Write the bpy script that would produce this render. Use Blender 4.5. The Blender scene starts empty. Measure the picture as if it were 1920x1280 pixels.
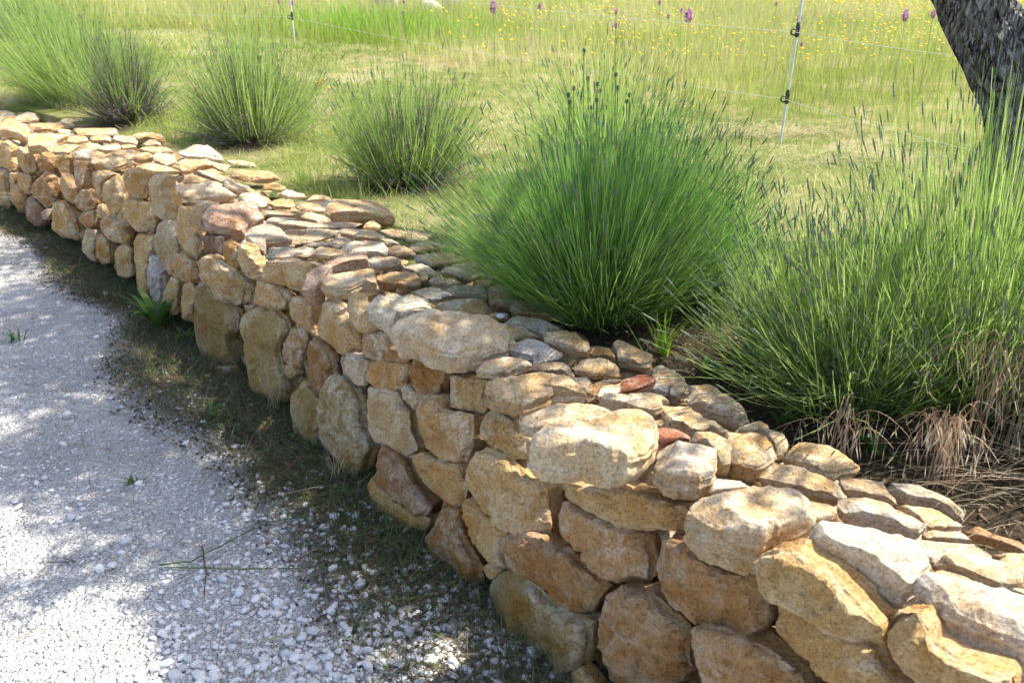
import bpy, math, random
import numpy as np
from mathutils import Vector, noise

random.seed(7)
rng = np.random.default_rng(7)
scene = bpy.context.scene
COL = scene.collection

# ------------------------------------------------------------------ camera
F, YH, H = 1550.0, -40.0, 1.6            # focal length in photo pixels, horizon row, eye height
PITCH = math.atan((640 - YH) / F)
cam_d = bpy.data.cameras.new('camera')
cam = bpy.data.objects.new('camera', cam_d)
COL.objects.link(cam)
cam.location = (0, 0, H)
cam.rotation_euler = (math.pi / 2 - PITCH, 0, 0)
cam_d.sensor_width = 36
cam_d.lens = 36 * F / 1920
cam_d.clip_start = 0.05
cam_d.clip_end = 2000
cam_d.dof.use_dof = True
cam_d.dof.focus_distance = 2.7
cam_d.dof.aperture_fstop = 6.3
scene.camera = cam

# ------------------------------------------------------------------ sky, sun, exposure
SUN_EL = math.radians(58)
SUN_AZ = math.atan2(0.30, 0.95)          # direction to the sun in plan, from +x
SUN = Vector((math.cos(SUN_EL) * math.cos(SUN_AZ), math.cos(SUN_EL) * math.sin(SUN_AZ), math.sin(SUN_EL)))
world = bpy.data.worlds.new('World')
scene.world = world
world.use_nodes = True
wn = world.node_tree.nodes
sky = wn.new('ShaderNodeTexSky')
sky.sky_type = 'NISHITA'
sky.sun_disc = False
sky.sun_elevation = SUN_EL
sky.sun_rotation = math.pi / 2 - SUN_AZ
sky.air_density = 1.0
sky.dust_density = 2.0
sky.ozone_density = 1.0
world.node_tree.links.new(sky.outputs[0], wn['Background'].inputs[0])
wn['Background'].inputs[1].default_value = 0.15
sun_d = bpy.data.lights.new('sun', 'SUN')
sun_d.energy = 5.0
sun_d.angle = math.radians(0.53)
sun_d.color = (1.0, 0.955, 0.87)
sun = bpy.data.objects.new('sun', sun_d)
COL.objects.link(sun)
sun.location = (6, 3, 8)
sun.rotation_euler = SUN.to_track_quat('Z', 'Y').to_euler()
scene.view_settings.view_transform = 'Standard'
scene.view_settings.look = 'None'
scene.view_settings.exposure = 1.08
scene.view_settings.gamma = 1
scene.view_settings.use_curve_mapping = False
scene.cycles.max_bounces = 8
scene.cycles.transparent_max_bounces = 8

# ------------------------------------------------------------------ geometry helpers
SP, CP = math.sin(PITCH), math.cos(PITCH)
CAMV = Vector((0, 0, H))


def ray(x, y):
    a = (x - 960) / F
    b = -(y - 640) / F
    return Vector((a, CP + b * SP, -SP + b * CP))


def at_z(x, y, z):
    r = ray(x, y)
    return CAMV + r * ((z - H) / r.z)


def at_dist(x, y, d):
    """point seen at photo pixel x, y whose distance along the ground is d"""
    r = ray(x, y)
    return CAMV + r * (d / math.hypot(r.x, r.y))


HW = 0.55      # height of the wall above the gravel
TZ = 0.50      # level of the garden behind the wall

foot_px = [(-40, 385), (90, 430), (280, 580), (380, 690), (550, 820), (690, 940), (800, 1020), (910, 1120), (1070, 1265)]
top_px = [(-40, 228), (0, 237), (110, 300), (210, 330), (330, 385), (460, 450), (560, 520), (690, 590), (740, 620), (860, 690), (1000, 800), (1300, 965), (1420, 1060), (1660, 1180)]
back_px = [(0, 205), (150, 225), (320, 270), (520, 330), (735, 410), (860, 500), (1060, 600), (1200, 670), (1390, 770), (1600, 870), (1800, 950), (1920, 1000)]
fp = np.array([at_z(x, y, 0)[:2] for x, y in foot_px])
tp = np.array([at_z(x, y, HW)[:2] for x, y in top_px])
bp = np.array([at_z(x, y, HW)[:2] for x, y in back_px])
# axis of the wall: a straight line with small smooth offsets
A = np.polyfit(fp[:, 1], fp[:, 0], 1)
P0 = np.array([A[1], 0.0])
TD = np.array([A[0], 1.0]); TD /= np.linalg.norm(TD)       # along the wall, away from the camera
ND = np.array([-TD[1], TD[0]])                             # out of the front face


def sn(p):
    q = np.asarray(p)[..., :2] - P0
    return q @ TD, q @ ND


fs, fn = sn(fp); ts, tn = sn(tp); bs, bn = sn(bp)
cf = np.polyfit(fs, fn, 2); ct = np.polyfit(ts, tn, 3); cb = np.polyfit(bs, bn, 3)
SMIN, SMAX = min(fs.min(), ts.min()), max(fs.max(), ts.max())


def face_n(s, z):
    s = np.clip(s, SMIN, SMAX)
    k = np.clip(z / HW, 0, 1)
    return np.polyval(cf, s) * (1 - k) + np.polyval(ct, s) * k


def back_n(s):
    s = np.clip(s, bs.min(), bs.max())
    return np.minimum(np.polyval(cb, s), face_n(s, HW) - 0.3)


def wp(s, n, z):
    q = P0 + TD * s + ND * n
    return Vector((q[0], q[1], z))


def at_face(x, y):
    """where the line of sight through a photo pixel meets the front face of the wall"""
    r = ray(x, y)
    lo, hi = 0.5, 14.0
    for i in range(60):
        m = (lo + hi) / 2
        p = CAMV + r * m
        s, n = sn(p)
        if n > face_n(s, p.z):
            lo = m
        else:
            hi = m
    return CAMV + r * lo


def tag(o, label=None, cat=None, group=None, kind=None):
    if label: o['label'] = label
    if cat: o['category'] = cat
    if group: o['group'] = group
    if kind: o['kind'] = kind
    return o


def empty(name, loc):
    o = bpy.data.objects.new(name, None)
    o.empty_display_size = 0.1
    o.location = loc
    COL.objects.link(o)
    return o


def raw_mesh(name, V, faces, tint=None, smooth=False):
    """faces: int array (n,3) or (n,4), or a list of such arrays"""
    if not isinstance(faces, (list, tuple)):
        faces = [faces]
    me = bpy.data.meshes.new(name)
    V = np.asarray(V, dtype=np.float32)
    me.vertices.add(len(V))
    me.vertices.foreach_set('co', V.ravel())
    nl = sum(f.size for f in faces)
    npoly = sum(len(f) for f in faces)
    me.loops.add(nl)
    me.polygons.add(npoly)
    me.loops.foreach_set('vertex_index', np.concatenate([f.ravel() for f in faces]).astype(np.int32))
    tot = np.concatenate([np.full(len(f), f.shape[1]) for f in faces])
    st = np.concatenate([[0], np.cumsum(tot)[:-1]])
    me.polygons.foreach_set('loop_start', st.astype(np.int32))
    me.polygons.foreach_set('use_smooth', np.full(npoly, smooth))
    me.update(calc_edges=True)
    if tint is not None:
        a = me.attributes.new('tint', 'FLOAT_COLOR', 'POINT')
        c = np.ones((len(V), 4), dtype=np.float32)
        t = np.asarray(tint, dtype=np.float32)
        if t.ndim == 1:
            c[:, :3] = t[:, None]
        else:
            c[:, :t.shape[1]] = t
        a.data.foreach_set('color', c.ravel())
    return me


def obj(name, me, mat, parent=None, loc=None):
    o = bpy.data.objects.new(name, me)
    COL.objects.link(o)
    if mat is not None and len(me.materials) == 0:
        me.materials.append(mat)
    if parent is not None:
        o.parent = parent
        pl = Vector(parent.location)
        if parent.parent is not None:
            pl = pl + Vector(parent.parent.location)
        o.location = (Vector(loc) - pl) if loc is not None else -pl
    elif loc is not None:
        o.location = loc
    return o


def ribbons(B, T, C, w, segs, taper=0.15, tint=None, face=None):
    """flat blades from base B to tip T bent through C"""
    n = len(B)
    t = np.linspace(0, 1, segs + 1)[None, :, None]
    P = (1 - t) ** 2 * B[:, None] + 2 * t * (1 - t) * C[:, None] + t ** 2 * T[:, None]
    if face is None:
        a = rng.uniform(0, 2 * math.pi, n)
        S = np.stack([np.cos(a), np.sin(a), rng.uniform(-.2, .2, n)], 1)
    else:
        S = face
    tt = np.linspace(0, 1, segs + 1)
    prof = np.minimum(1, 0.6 + 2 * tt) * (1 - (1 - taper) * tt ** 1.6)
    W = (np.asarray(w).reshape(-1, 1) * np.ones((n, 1)) * prof[None, :])[:, :, None] * 0.5
    L = P - S[:, None] * W
    R = P + S[:, None] * W
    V = np.stack([L, R], 2).reshape(n, -1, 3)
    k = 2 * (segs + 1)
    i = np.arange(segs) * 2
    f = np.stack([i, i + 1, i + 3, i + 2], 1)
    Fc = (f[None] + (np.arange(n) * k)[:, None, None]).reshape(-1, 4)
    tn_ = None
    if tint is not None:
        tn_ = np.repeat(np.asarray(tint), k, axis=0)
    return V.reshape(-1, 3), Fc, tn_


def tubes(P, R, sides=3, tint=None):
    """P (n,m,3) centre lines, R (n,m) radii"""
    n, m, _ = P.shape
    T = np.gradient(P, axis=1)
    T /= np.linalg.norm(T, axis=2, keepdims=True) + 1e-9
    ref = np.where(np.abs(T[..., 2:3]) > 0.8, np.array([1.0, 0.1, 0]), np.array([0, 0, 1.0]))
    U = np.cross(T, ref); U /= np.linalg.norm(U, axis=2, keepdims=True) + 1e-9
    W = np.cross(T, U)
    a = np.arange(sides) * 2 * math.pi / sides
    V = P[:, :, None] + R[:, :, None, None] * (np.cos(a)[None, None, :, None] * U[:, :, None] + np.sin(a)[None, None, :, None] * W[:, :, None])
    i, j = np.meshgrid(np.arange(m - 1), np.arange(sides), indexing='ij')
    i = i.ravel(); j = j.ravel(); j2 = (j + 1) % sides
    f = np.stack([i * sides + j, i * sides + j2, (i + 1) * sides + j2, (i + 1) * sides + j], 1)
    Fc = (f[None] + (np.arange(n) * m * sides)[:, None, None]).reshape(-1, 4)
    tn_ = None
    if tint is not None:
        tn_ = np.repeat(np.asarray(tint), m * sides, axis=0)
    return V.reshape(-1, 3), Fc, tn_


def join(parts):
    Vs, Fs, Ts = [], [], []
    off = 0
    for V, Fc, T in parts:
        Vs.append(V); Fs.append(Fc + off); off += len(V)
        Ts.append(T if T is not None else np.zeros(len(V)))
    tri = [f for f in Fs if f.shape[1] == 3]
    quad = [f for f in Fs if f.shape[1] == 4]
    out = []
    if tri: out.append(np.concatenate(tri))
    if quad: out.append(np.concatenate(quad))
    return np.concatenate(Vs), out, np.concatenate(Ts)


# ------------------------------------------------------------------ materials
def new_mat(name):
    m = bpy.data.materials.new(name)
    m.use_nodes = True
    nt = m.node_tree
    return m, nt, nt.nodes, nt.links, nt.nodes['Principled BSDF']


def N(nodes, t, **kw):
    n = nodes.new(t)
    for k, v in kw.items():
        setattr(n, k, v)
    return n


def noise_node(nodes, links, vec, scale, detail=4, rough=0.55, dist=0.0):
    n = nodes.new('ShaderNodeTexNoise')
    n.inputs['Scale'].default_value = scale
    n.inputs['Detail'].default_value = detail
    n.inputs['Roughness'].default_value = rough
    n.inputs['Distortion'].default_value = dist
    if vec is not None:
        links.new(vec, n.inputs['Vector'])
    return n


def ramp(nodes, links, fac, stops):
    r = nodes.new('ShaderNodeValToRGB')
    e = r.color_ramp.elements
    while len(e) < len(stops):
        e.new(0.5)
    for k, (p, c) in enumerate(stops):
        e[k].position = p
        e[k].color = (*c, 1) if len(c) == 3 else c
    links.new(fac, r.inputs[0])
    return r


def mix(nodes, links, fac, a, b, mode='MIX'):
    m = nodes.new('ShaderNodeMix')
    m.data_type = 'RGBA'
    m.blend_type = mode
    for sock, v in ((m.inputs[0], fac), (m.inputs[6], a), (m.inputs[7], b)):
        if hasattr(v, 'links'):
            links.new(v, sock)
        elif isinstance(v, (int, float)):
            sock.default_value = v
        else:
            sock.default_value = (*v, 1)
    return m.outputs[2]


def stone_material():
    m, nt, nd, lk, bsdf = new_mat('limestone')
    tc = nd.new('ShaderNodeTexCoord')
    oi = nd.new('ShaderNodeObjectInfo')
    # own random offset per stone
    cmb = nd.new('ShaderNodeCombineXYZ')
    mul = N(nd, 'ShaderNodeMath', operation='MULTIPLY'); mul.inputs[1].default_value = 37.0
    lk.new(oi.outputs['Random'], mul.inputs[0])
    lk.new(mul.outputs[0], cmb.inputs[0]); lk.new(mul.outputs[0], cmb.inputs[2])
    add = N(nd, 'ShaderNodeVectorMath', operation='ADD')
    lk.new(tc.outputs['Object'], add.inputs[0]); lk.new(cmb.outputs[0], add.inputs[1])
    vec = add.outputs[0]
    base = oi.outputs['Color']
    n1 = noise_node(nd, lk, vec, 9, 7, 0.65, 0.3)
    n2 = noise_node(nd, lk, vec, 26, 6, 0.65, 0.8)
    n3 = noise_node(nd, lk, vec, 130, 5, 0.7)
    n4 = noise_node(nd, lk, vec, 11, 9, 0.72, 0.3)
    warm = mix(nd, lk, 1.0, base, (0.80, 0.60, 0.38), 'MULTIPLY')
    pale = mix(nd, lk, 0.6, base, (0.85, 0.77, 0.63))
    r1 = ramp(nd, lk, n1.outputs[0], [(0.36, (0, 0, 0)), (0.66, (1, 1, 1))])
    c = mix(nd, lk, r1.outputs[0], warm, base)
    # pale crust in veins and patches
    r2 = ramp(nd, lk, n4.outputs[0], [(0.50, (0, 0, 0)), (0.56, (1, 1, 1))])
    r2b = ramp(nd, lk, n2.outputs[0], [(0.40, (0.15, 0.15, 0.15)), (0.62, (1, 1, 1))])
    f = N(nd, 'ShaderNodeMath', operation='MULTIPLY')
    lk.new(r2.outputs[0], f.inputs[0]); lk.new(r2b.outputs[0], f.inputs[1])
    wh = nd.new('ShaderNodeTexWhiteNoise'); wh.noise_dimensions = '1D'
    lk.new(mul.outputs[0], wh.inputs['W'])
    sep = nd.new('ShaderNodeSeparateColor'); lk.new(wh.outputs['Color'], sep.inputs[0])
    f2 = N(nd, 'ShaderNodeMath', operation='MULTIPLY')
    lk.new(f.outputs[0], f2.inputs[0]); lk.new(sep.outputs[0], f2.inputs[1])
    c = mix(nd, lk, f2.outputs[0], c, pale)
    # rusty brown spots
    n5 = noise_node(nd, lk, vec, 21, 6, 0.7, 1.0)
    r3 = ramp(nd, lk, n5.outputs[0], [(0.58, (0, 0, 0)), (0.70, (0.75, 0.75, 0.75))])
    rust = mix(nd, lk, 1.0, base, (0.62, 0.40, 0.22), 'MULTIPLY')
    f3 = N(nd, 'ShaderNodeMath', operation='MULTIPLY')
    lk.new(r3.outputs[0], f3.inputs[0]); lk.new(sep.outputs[1], f3.inputs[1])
    c = mix(nd, lk, f3.outputs[0], c, rust)
    # grey lichen film on some stones
    n8 = noise_node(nd, lk, vec, 6, 8, 0.75, 0.0)
    r8 = ramp(nd, lk, n8.outputs[0], [(0.54, (0, 0, 0)), (0.62, (0.35, 0.35, 0.35))])
    f4 = N(nd, 'ShaderNodeMath', operation='MULTIPLY')
    lk.new(r8.outputs[0], f4.inputs[0]); lk.new(sep.outputs[2], f4.inputs[1])
    c = mix(nd, lk, f4.outputs[0], c, (0.30, 0.265, 0.20))
    n9 = noise_node(nd, lk, vec, 380, 2, 0.6)
    c = mix(nd, lk, 0.9, c, ramp(nd, lk, n9.outputs[0], [(0.34, (0.68, 0.64, 0.58)), (0.5, (1, 1, 1)), (0.68, (1.18, 1.18, 1.18))]).outputs[0], 'MULTIPLY')
    # worn pale edges, earth in the hollows
    wear = nd.new('ShaderNodeAttribute'); wear.attribute_name = 'tint'
    pt = N(nd, 'ShaderNodeMath', operation='MULTIPLY')
    lk.new(wear.outputs['Fac'], pt.inputs[0]); lk.new(r2b.outputs[0], pt.inputs[1])
    c = mix(nd, lk, pt.outputs[0], c, pale)
    # grain and dark pits
    r4 = ramp(nd, lk, n3.outputs[0], [(0.30, (0.45, 0.40, 0.35)), (0.48, (1, 1, 1)), (0.72, (1.3, 1.3, 1.3))])
    c = mix(nd, lk, 1.0, c, r4.outputs[0], 'MULTIPLY')
    n6 = noise_node(nd, lk, vec, 45, 4, 0.8)
    r5 = ramp(nd, lk, n6.outputs[0], [(0.26, (0.40, 0.36, 0.33)), (0.38, (1, 1, 1))])
    c = mix(nd, lk, 0.8, c, r5.outputs[0], 'MULTIPLY')
    lk.new(c, bsdf.inputs['Base Color'])
    bsdf.inputs['Roughness'].default_value = 0.9
    bsdf.inputs['Specular IOR Level'].default_value = 0.2
    # relief: bedding lines across the flat axis, grain, pits
    mp = nd.new('ShaderNodeMapping')
    mp.inputs['Scale'].default_value = (0.35, 1.0, 5.0)
    lk.new(vec, mp.inputs[0])
    n7 = noise_node(nd, lk, mp.outputs[0], 24, 6, 0.65, 0.3)
    b1 = nd.new('ShaderNodeBump'); b1.inputs['Strength'].default_value = 0.9; b1.inputs['Distance'].default_value = 0.016
    lk.new(n7.outputs[0], b1.inputs['Height'])
    b2 = nd.new('ShaderNodeBump'); b2.inputs['Strength'].default_value = 0.9; b2.inputs['Distance'].default_value = 0.020
    lk.new(n2.outputs[0], b2.inputs['Height']); lk.new(b1.outputs[0], b2.inputs['Normal'])
    b3 = nd.new('ShaderNodeBump'); b3.inputs['Strength'].default_value = 0.8; b3.inputs['Distance'].default_value = 0.006
    lk.new(n3.outputs[0], b3.inputs['Height']); lk.new(b2.outputs[0], b3.inputs['Normal'])
    lk.new(b3.outputs[0], bsdf.inputs['Normal'])
    return m


def leaf_material(name, c1, c2, c3=None, transl=0.35, rough=0.55):
    """colour of each blade between c1 and c2 by its own tint"""
    m, nt, nd, lk, bsdf = new_mat(name)
    at = nd.new('ShaderNodeAttribute'); at.attribute_name = 'tint'
    stops = [(0.0, c1), (1.0, c2)] if c3 is None else [(0.0, c1), (0.5, c2), (1.0, c3)]
    r = ramp(nd, lk, at.outputs['Fac'], stops)
    lk.new(r.outputs[0], bsdf.inputs['Base Color'])
    bsdf.inputs['Roughness'].default_value = rough
    bsdf.inputs['Specular IOR Level'].default_value = 0.35
    tr = nd.new('ShaderNodeBsdfTranslucent')
    lk.new(r.outputs[0], tr.inputs[0])
    ms = nd.new('ShaderNodeMixShader'); ms.inputs[0].default_value = transl
    lk.new(bsdf.outputs[0], ms.inputs[1]); lk.new(tr.outputs[0], ms.inputs[2])
    lk.new(ms.outputs[0], nd['Material Output'].inputs[0])
    return m


def plain_material(name, col, rough=0.6, metal=0.0, noise_amt=0.0, nscale=40):
    m, nt, nd, lk, bsdf = new_mat(name)
    bsdf.inputs['Roughness'].default_value = rough
    bsdf.inputs['Metallic'].default_value = metal
    if noise_amt:
        tc = nd.new('ShaderNodeTexCoord')
        n = noise_node(nd, lk, tc.outputs['Object'], nscale, 4)
        r = ramp(nd, lk, n.outputs[0], [(0.3, tuple(x * (1 - noise_amt) for x in col)), (0.7, tuple(min(1, x * (1 + noise_amt)) for x in col))])
        lk.new(r.outputs[0], bsdf.inputs['Base Color'])
    else:
        bsdf.inputs['Base Color'].default_value = (*col, 1)
    return m


M_STONE = stone_material()


def gravel_ground_material():
    m, nt, nd, lk, bsdf = new_mat('gravel_dust')
    tc = nd.new('ShaderNodeTexCoord')
    v = tc.outputs['Object']
    n1 = noise_node(nd, lk, v, 2.2, 5, 0.6)
    n2 = noise_node(nd, lk, v, 90, 5, 0.75)
    vo = nd.new('ShaderNodeTexVoronoi'); vo.inputs['Scale'].default_value = 170; lk.new(v, vo.inputs['Vector'])
    vo2 = nd.new('ShaderNodeTexVoronoi'); vo2.inputs['Scale'].default_value = 75; lk.new(v, vo2.inputs['Vector'])
    c = ramp(nd, lk, n1.outputs[0], [(0.35, (0.51, 0.50, 0.485)), (0.65, (0.65, 0.635, 0.61))]).outputs[0]
    at = nd.new('ShaderNodeAttribute'); at.attribute_name = 'tint'
    c = mix(nd, lk, at.outputs['Fac'], c, (0.075, 0.058, 0.038))
    c = mix(nd, lk, 1.0, c, ramp(nd, lk, vo.outputs['Distance'], [(0.1, (1.08, 1.08, 1.08)), (0.75, (0.78, 0.76, 0.74))]).outputs[0], 'MULTIPLY')
    c = mix(nd, lk, 1.0, c, ramp(nd, lk, n2.outputs[0], [(0.34, (0.55, 0.5, 0.46)), (0.52, (1, 1, 1))]).outputs[0], 'MULTIPLY')
    lk.new(c, bsdf.inputs['Base Color'])
    bsdf.inputs['Roughness'].default_value = 0.95
    b = nd.new('ShaderNodeBump'); b.inputs['Distance'].default_value = 0.006; b.invert = True
    lk.new(vo.outputs['Distance'], b.inputs['Height'])
    b2 = nd.new('ShaderNodeBump'); b2.inputs['Distance'].default_value = 0.010; b2.invert = True
    lk.new(vo2.outputs['Distance'], b2.inputs['Height']); lk.new(b.outputs[0], b2.inputs['Normal'])
    lk.new(b2.outputs[0], bsdf.inputs['Normal'])
    return m


def garden_ground_material():
    m, nt, nd, lk, bsdf = new_mat('garden_soil')
    tc = nd.new('ShaderNodeTexCoord')
    v = tc.outputs['Object']
    n1 = noise_node(nd, lk, v, 1.6, 6, 0.65, 0.4)
    n2 = noise_node(nd, lk, v, 14, 6, 0.7)
    n3 = noise_node(nd, lk, v, 80, 5, 0.75)
    at = nd.new('ShaderNodeAttribute'); at.attribute_name = 'tint'
    grass = ramp(nd, lk, n1.outputs[0], [(0.35, (0.15, 0.19, 0.045)), (0.50, (0.29, 0.30, 0.10)), (0.62, (0.52, 0.43, 0.25))]).outputs[0]
    soil = ramp(nd, lk, n2.outputs[0], [(0.35, (0.055, 0.042, 0.028)), (0.65, (0.12, 0.09, 0.06))]).outputs[0]
    c = mix(nd, lk, at.outputs['Fac'], soil, grass)
    c = mix(nd, lk, 0.9, c, ramp(nd, lk, n3.outputs[0], [(0.3, (0.55, 0.55, 0.5)), (0.7, (1.3, 1.3, 1.25))]).outputs[0], 'MULTIPLY')
    lk.new(c, bsdf.inputs['Base Color'])
    bsdf.inputs['Roughness'].default_value = 1.0
    bsdf.inputs['Specular IOR Level'].default_value = 0.1
    b = nd.new('ShaderNodeBump'); b.inputs['Distance'].default_value = 0.02
    lk.new(n3.outputs[0], b.inputs['Height'])
    b2 = nd.new('ShaderNodeBump'); b2.inputs['Distance'].default_value = 0.04
    lk.new(n2.outputs[0], b2.inputs['Height']); lk.new(b.outputs[0], b2.inputs['Normal'])
    lk.new(b2.outputs[0], bsdf.inputs['Normal'])
    return m


# ------------------------------------------------------------------ ground
def grid_mesh(name, xs, ys, zf, tintf=None, smooth=True):
    X, Y = np.meshgrid(xs, ys)
    Z = zf(X, Y)
    V = np.stack([X, Y, Z], 2).reshape(-1, 3)
    nx, ny = len(xs), len(ys)
    i, j = np.meshgrid(np.arange(nx - 1), np.arange(ny - 1))
    a = (j * nx + i).ravel()
    Fc = np.stack([a, a + 1, a + nx + 1, a + nx], 1)
    return raw_mesh(name, V, Fc, tintf(X, Y).ravel() if tintf is not None else None, smooth)


def wave(X, Y, k, seed):
    r = np.random.default_rng(seed)
    z = 0
    for i in range(7):
        a = r.uniform(0, math.pi * 2); f = k * r.uniform(0.5, 2.2)
        z = z + np.sin((X * math.cos(a) + Y * math.sin(a)) * f + r.uniform(0, 6)) / 7
    return z


def garden_z(X, Y):
    X = np.asarray(X, float); Y = np.asarray(Y, float)
    d = np.hypot(X, Y)
    up = 0.34 * np.clip((d - 6.0) / 5.0, 0, 1) ** 1.2
    down = -0.018 * np.clip(d - 26, 0, 400)
    return TZ - 0.02 + up + down + 0.025 * wave(X, Y, 1.6, 3) + 0.012 * wave(X, Y, 6, 4)


def gravel_z(X, Y):
    return 0.010 * wave(np.asarray(X), np.asarray(Y), 3.0, 5) + 0.004 * wave(np.asarray(X), np.asarray(Y), 12.0, 6)


def spaced(lo, hi, fine_lo, fine_hi, fine, coarse_n):
    a = np.arange(fine_lo, fine_hi, fine)
    l = fine_lo - np.geomspace(fine, fine_lo - lo, coarse_n)[::-1]
    r = fine_hi + np.geomspace(fine, hi - fine_hi, coarse_n)
    return np.concatenate([l, a, r])


def in_front(X, Y):
    q = np.stack([X, Y], -1) - P0
    s = q @ TD; n = q @ ND
    return s, n - face_n(s, 0.0)          # distance out from the foot of the wall


def patch(X, Y, k, seed):
    return np.clip(0.5 + 0.9 * wave(X, Y, k, seed), 0, 1)


def verge_density(X, Y, d):
    """1 where the strip of grass at the wall foot is thick, 0 on clean gravel"""
    w_ = np.clip(0.29 - 0.055 * (Y - 2.4), 0.12, 0.29) * (0.65 + 0.7 * patch(X, Y, 2.6, 41))
    return np.clip(1.35 - d / w_, 0, 1) * (0.45 + 0.55 * patch(X, Y, 7, 42))


def dirt(X, Y):
    s, d = in_front(X, Y)
    return np.clip(verge_density(X, Y, d - 0.04) * 1.3, 0, 1) * (np.abs(X) < 12) * (np.abs(Y) < 14)


# gravel yard: everything in front of the wall
gx = spaced(-300, 300, -5, 2, 0.04, 20); gy = spaced(-300, 300, 0.8, 8, 0.04, 20)
g = obj('gravel_ground', grid_mesh('gravel_ground', gx, gy, lambda X, Y: np.where(np.hypot(X, Y) > 14, -0.03, gravel_z(X, Y)), dirt), gravel_ground_material())
tag(g, 'pale dusty gravel ground in front of the stone wall', kind='structure')

# garden level behind the wall: strip mesh in wall coordinates so its edge follows the wall
sv = np.concatenate([-np.geomspace(0.1, 200, 16)[::-1] - 1, np.arange(-1, 12, 0.1), 12 + np.geomspace(0.1, 400, 22)])
nv = np.concatenate([[0.0], np.arange(0.05, 9, 0.1), 9 + np.geomspace(0.15, 500, 26)])
S_, D_ = np.meshgrid(sv, nv)
Nn = back_n(S_) + 0.17 - D_
XY = P0[None, None] + S_[..., None] * TD + Nn[..., None] * ND
Zg = garden_z(XY[..., 0], XY[..., 1])
Zg[0, :] = -0.1
nx, ny = len(sv), len(nv)
i_, j_ = np.meshgrid(np.arange(nx - 1), np.arange(ny - 1))
a_ = (j_ * nx + i_).ravel()
soil_px = [(1180, 650, .42), (1340, 700, .42), (1500, 760, .45), (1700, 860, .45), (1900, 900, .5), (1000, 560, .35), (760, 350, .28), (460, 275, .28), (210, 250, .22), (60, 140, .3)]
soil_pts = [(at_z(x, y, TZ), r) for x, y, r in soil_px]


def grass_amount(X, Y):
    k = np.ones_like(X, dtype=float)
    for p, r in soil_pts:
        d = np.hypot(X - p.x, Y - p.y)
        k = np.minimum(k, np.clip((d - r * 0.7) / (r * 0.5), 0, 1))
    return k


me = raw_mesh('meadow_ground', np.stack([XY[..., 0], XY[..., 1], Zg], 2).reshape(-1, 3), np.stack([a_, a_ + nx, a_ + nx + 1, a_ + 1], 1),
              grass_amount(XY[..., 0], XY[..., 1]).ravel(), True)
g = obj('meadow_ground', me, garden_ground_material())
tag(g, 'mown garden ground and meadow behind the stone wall', kind='structure')

# ------------------------------------------------------------------ stones
_ico = {}


def ico(level):
    if level not in _ico:
        import bmesh
        bm = bmesh.new()
        bmesh.ops.create_icosphere(bm, subdivisions=level, radius=1)
        V = np.array([v.co[:] for v in bm.verts]); Fc = np.array([[v.index for v in f.verts] for f in bm.faces])
        bm.free()
        _ico[level] = (V, Fc)
    return _ico[level]


def value_noise(P, seed):
    """smooth lattice noise, P (n,3) -> -1..1"""
    r = np.random.default_rng(seed)
    tab = r.uniform(-1, 1, (16, 16, 16))
    I = np.floor(P).astype(int); f = P - I
    f = f * f * (3 - 2 * f)
    out = 0
    for dx in (0, 1):
        for dy in (0, 1):
            for dz in (0, 1):
                w = (f[:, 0] if dx else 1 - f[:, 0]) * (f[:, 1] if dy else 1 - f[:, 1]) * (f[:, 2] if dz else 1 - f[:, 2])
                out = out + w * tab[(I[:, 0] + dx) % 16, (I[:, 1] + dy) % 16, (I[:, 2] + dz) % 16]
    return out


def radial(poly, tt):
    """distance from the middle to the outline in each direction"""
    rho = np.zeros(len(tt))
    D = np.stack([np.cos(tt), np.sin(tt)], 1)
    k = len(poly)
    for q in range(k):
        p, e = poly[q], poly[(q + 1) % k] - poly[q]
        den = D[:, 0] * e[1] - D[:, 1] * e[0]
        den = np.where(np.abs(den) < 1e-9, 1e-9, den)
        t = (p[0] * e[1] - p[1] * e[0]) / den
        u = (p[0] * D[:, 1] - p[1] * D[:, 0]) / den
        ok = (t > 0) & (u >= -1e-6) & (u <= 1 + 1e-6)
        rho = np.where(ok, np.maximum(rho, t), rho)
    good = rho > 0
    return np.where(good, rho, np.median(rho[good]) if good.any() else 0.05)


PROFILE = {  # share of the radius, share of the half thickness
    'F': [(0, 1), (.38, 1), (.66, .99), (.83, .96), (.92, .88), (.965, .72), (.99, .45), (1, .15), (.99, -.2), (.97, -.6), (.90, -1.0), (.5, -1.1), (0, -1.1)],
    'T': [(0, 1), (.40, 1), (.68, 1), (.84, .99), (.93, .95), (.975, .84), (1, .6), (.995, .25), (1, -.15), (.97, -.55), (.90, -.9), (.5, -1), (0, -1)],
}


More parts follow.
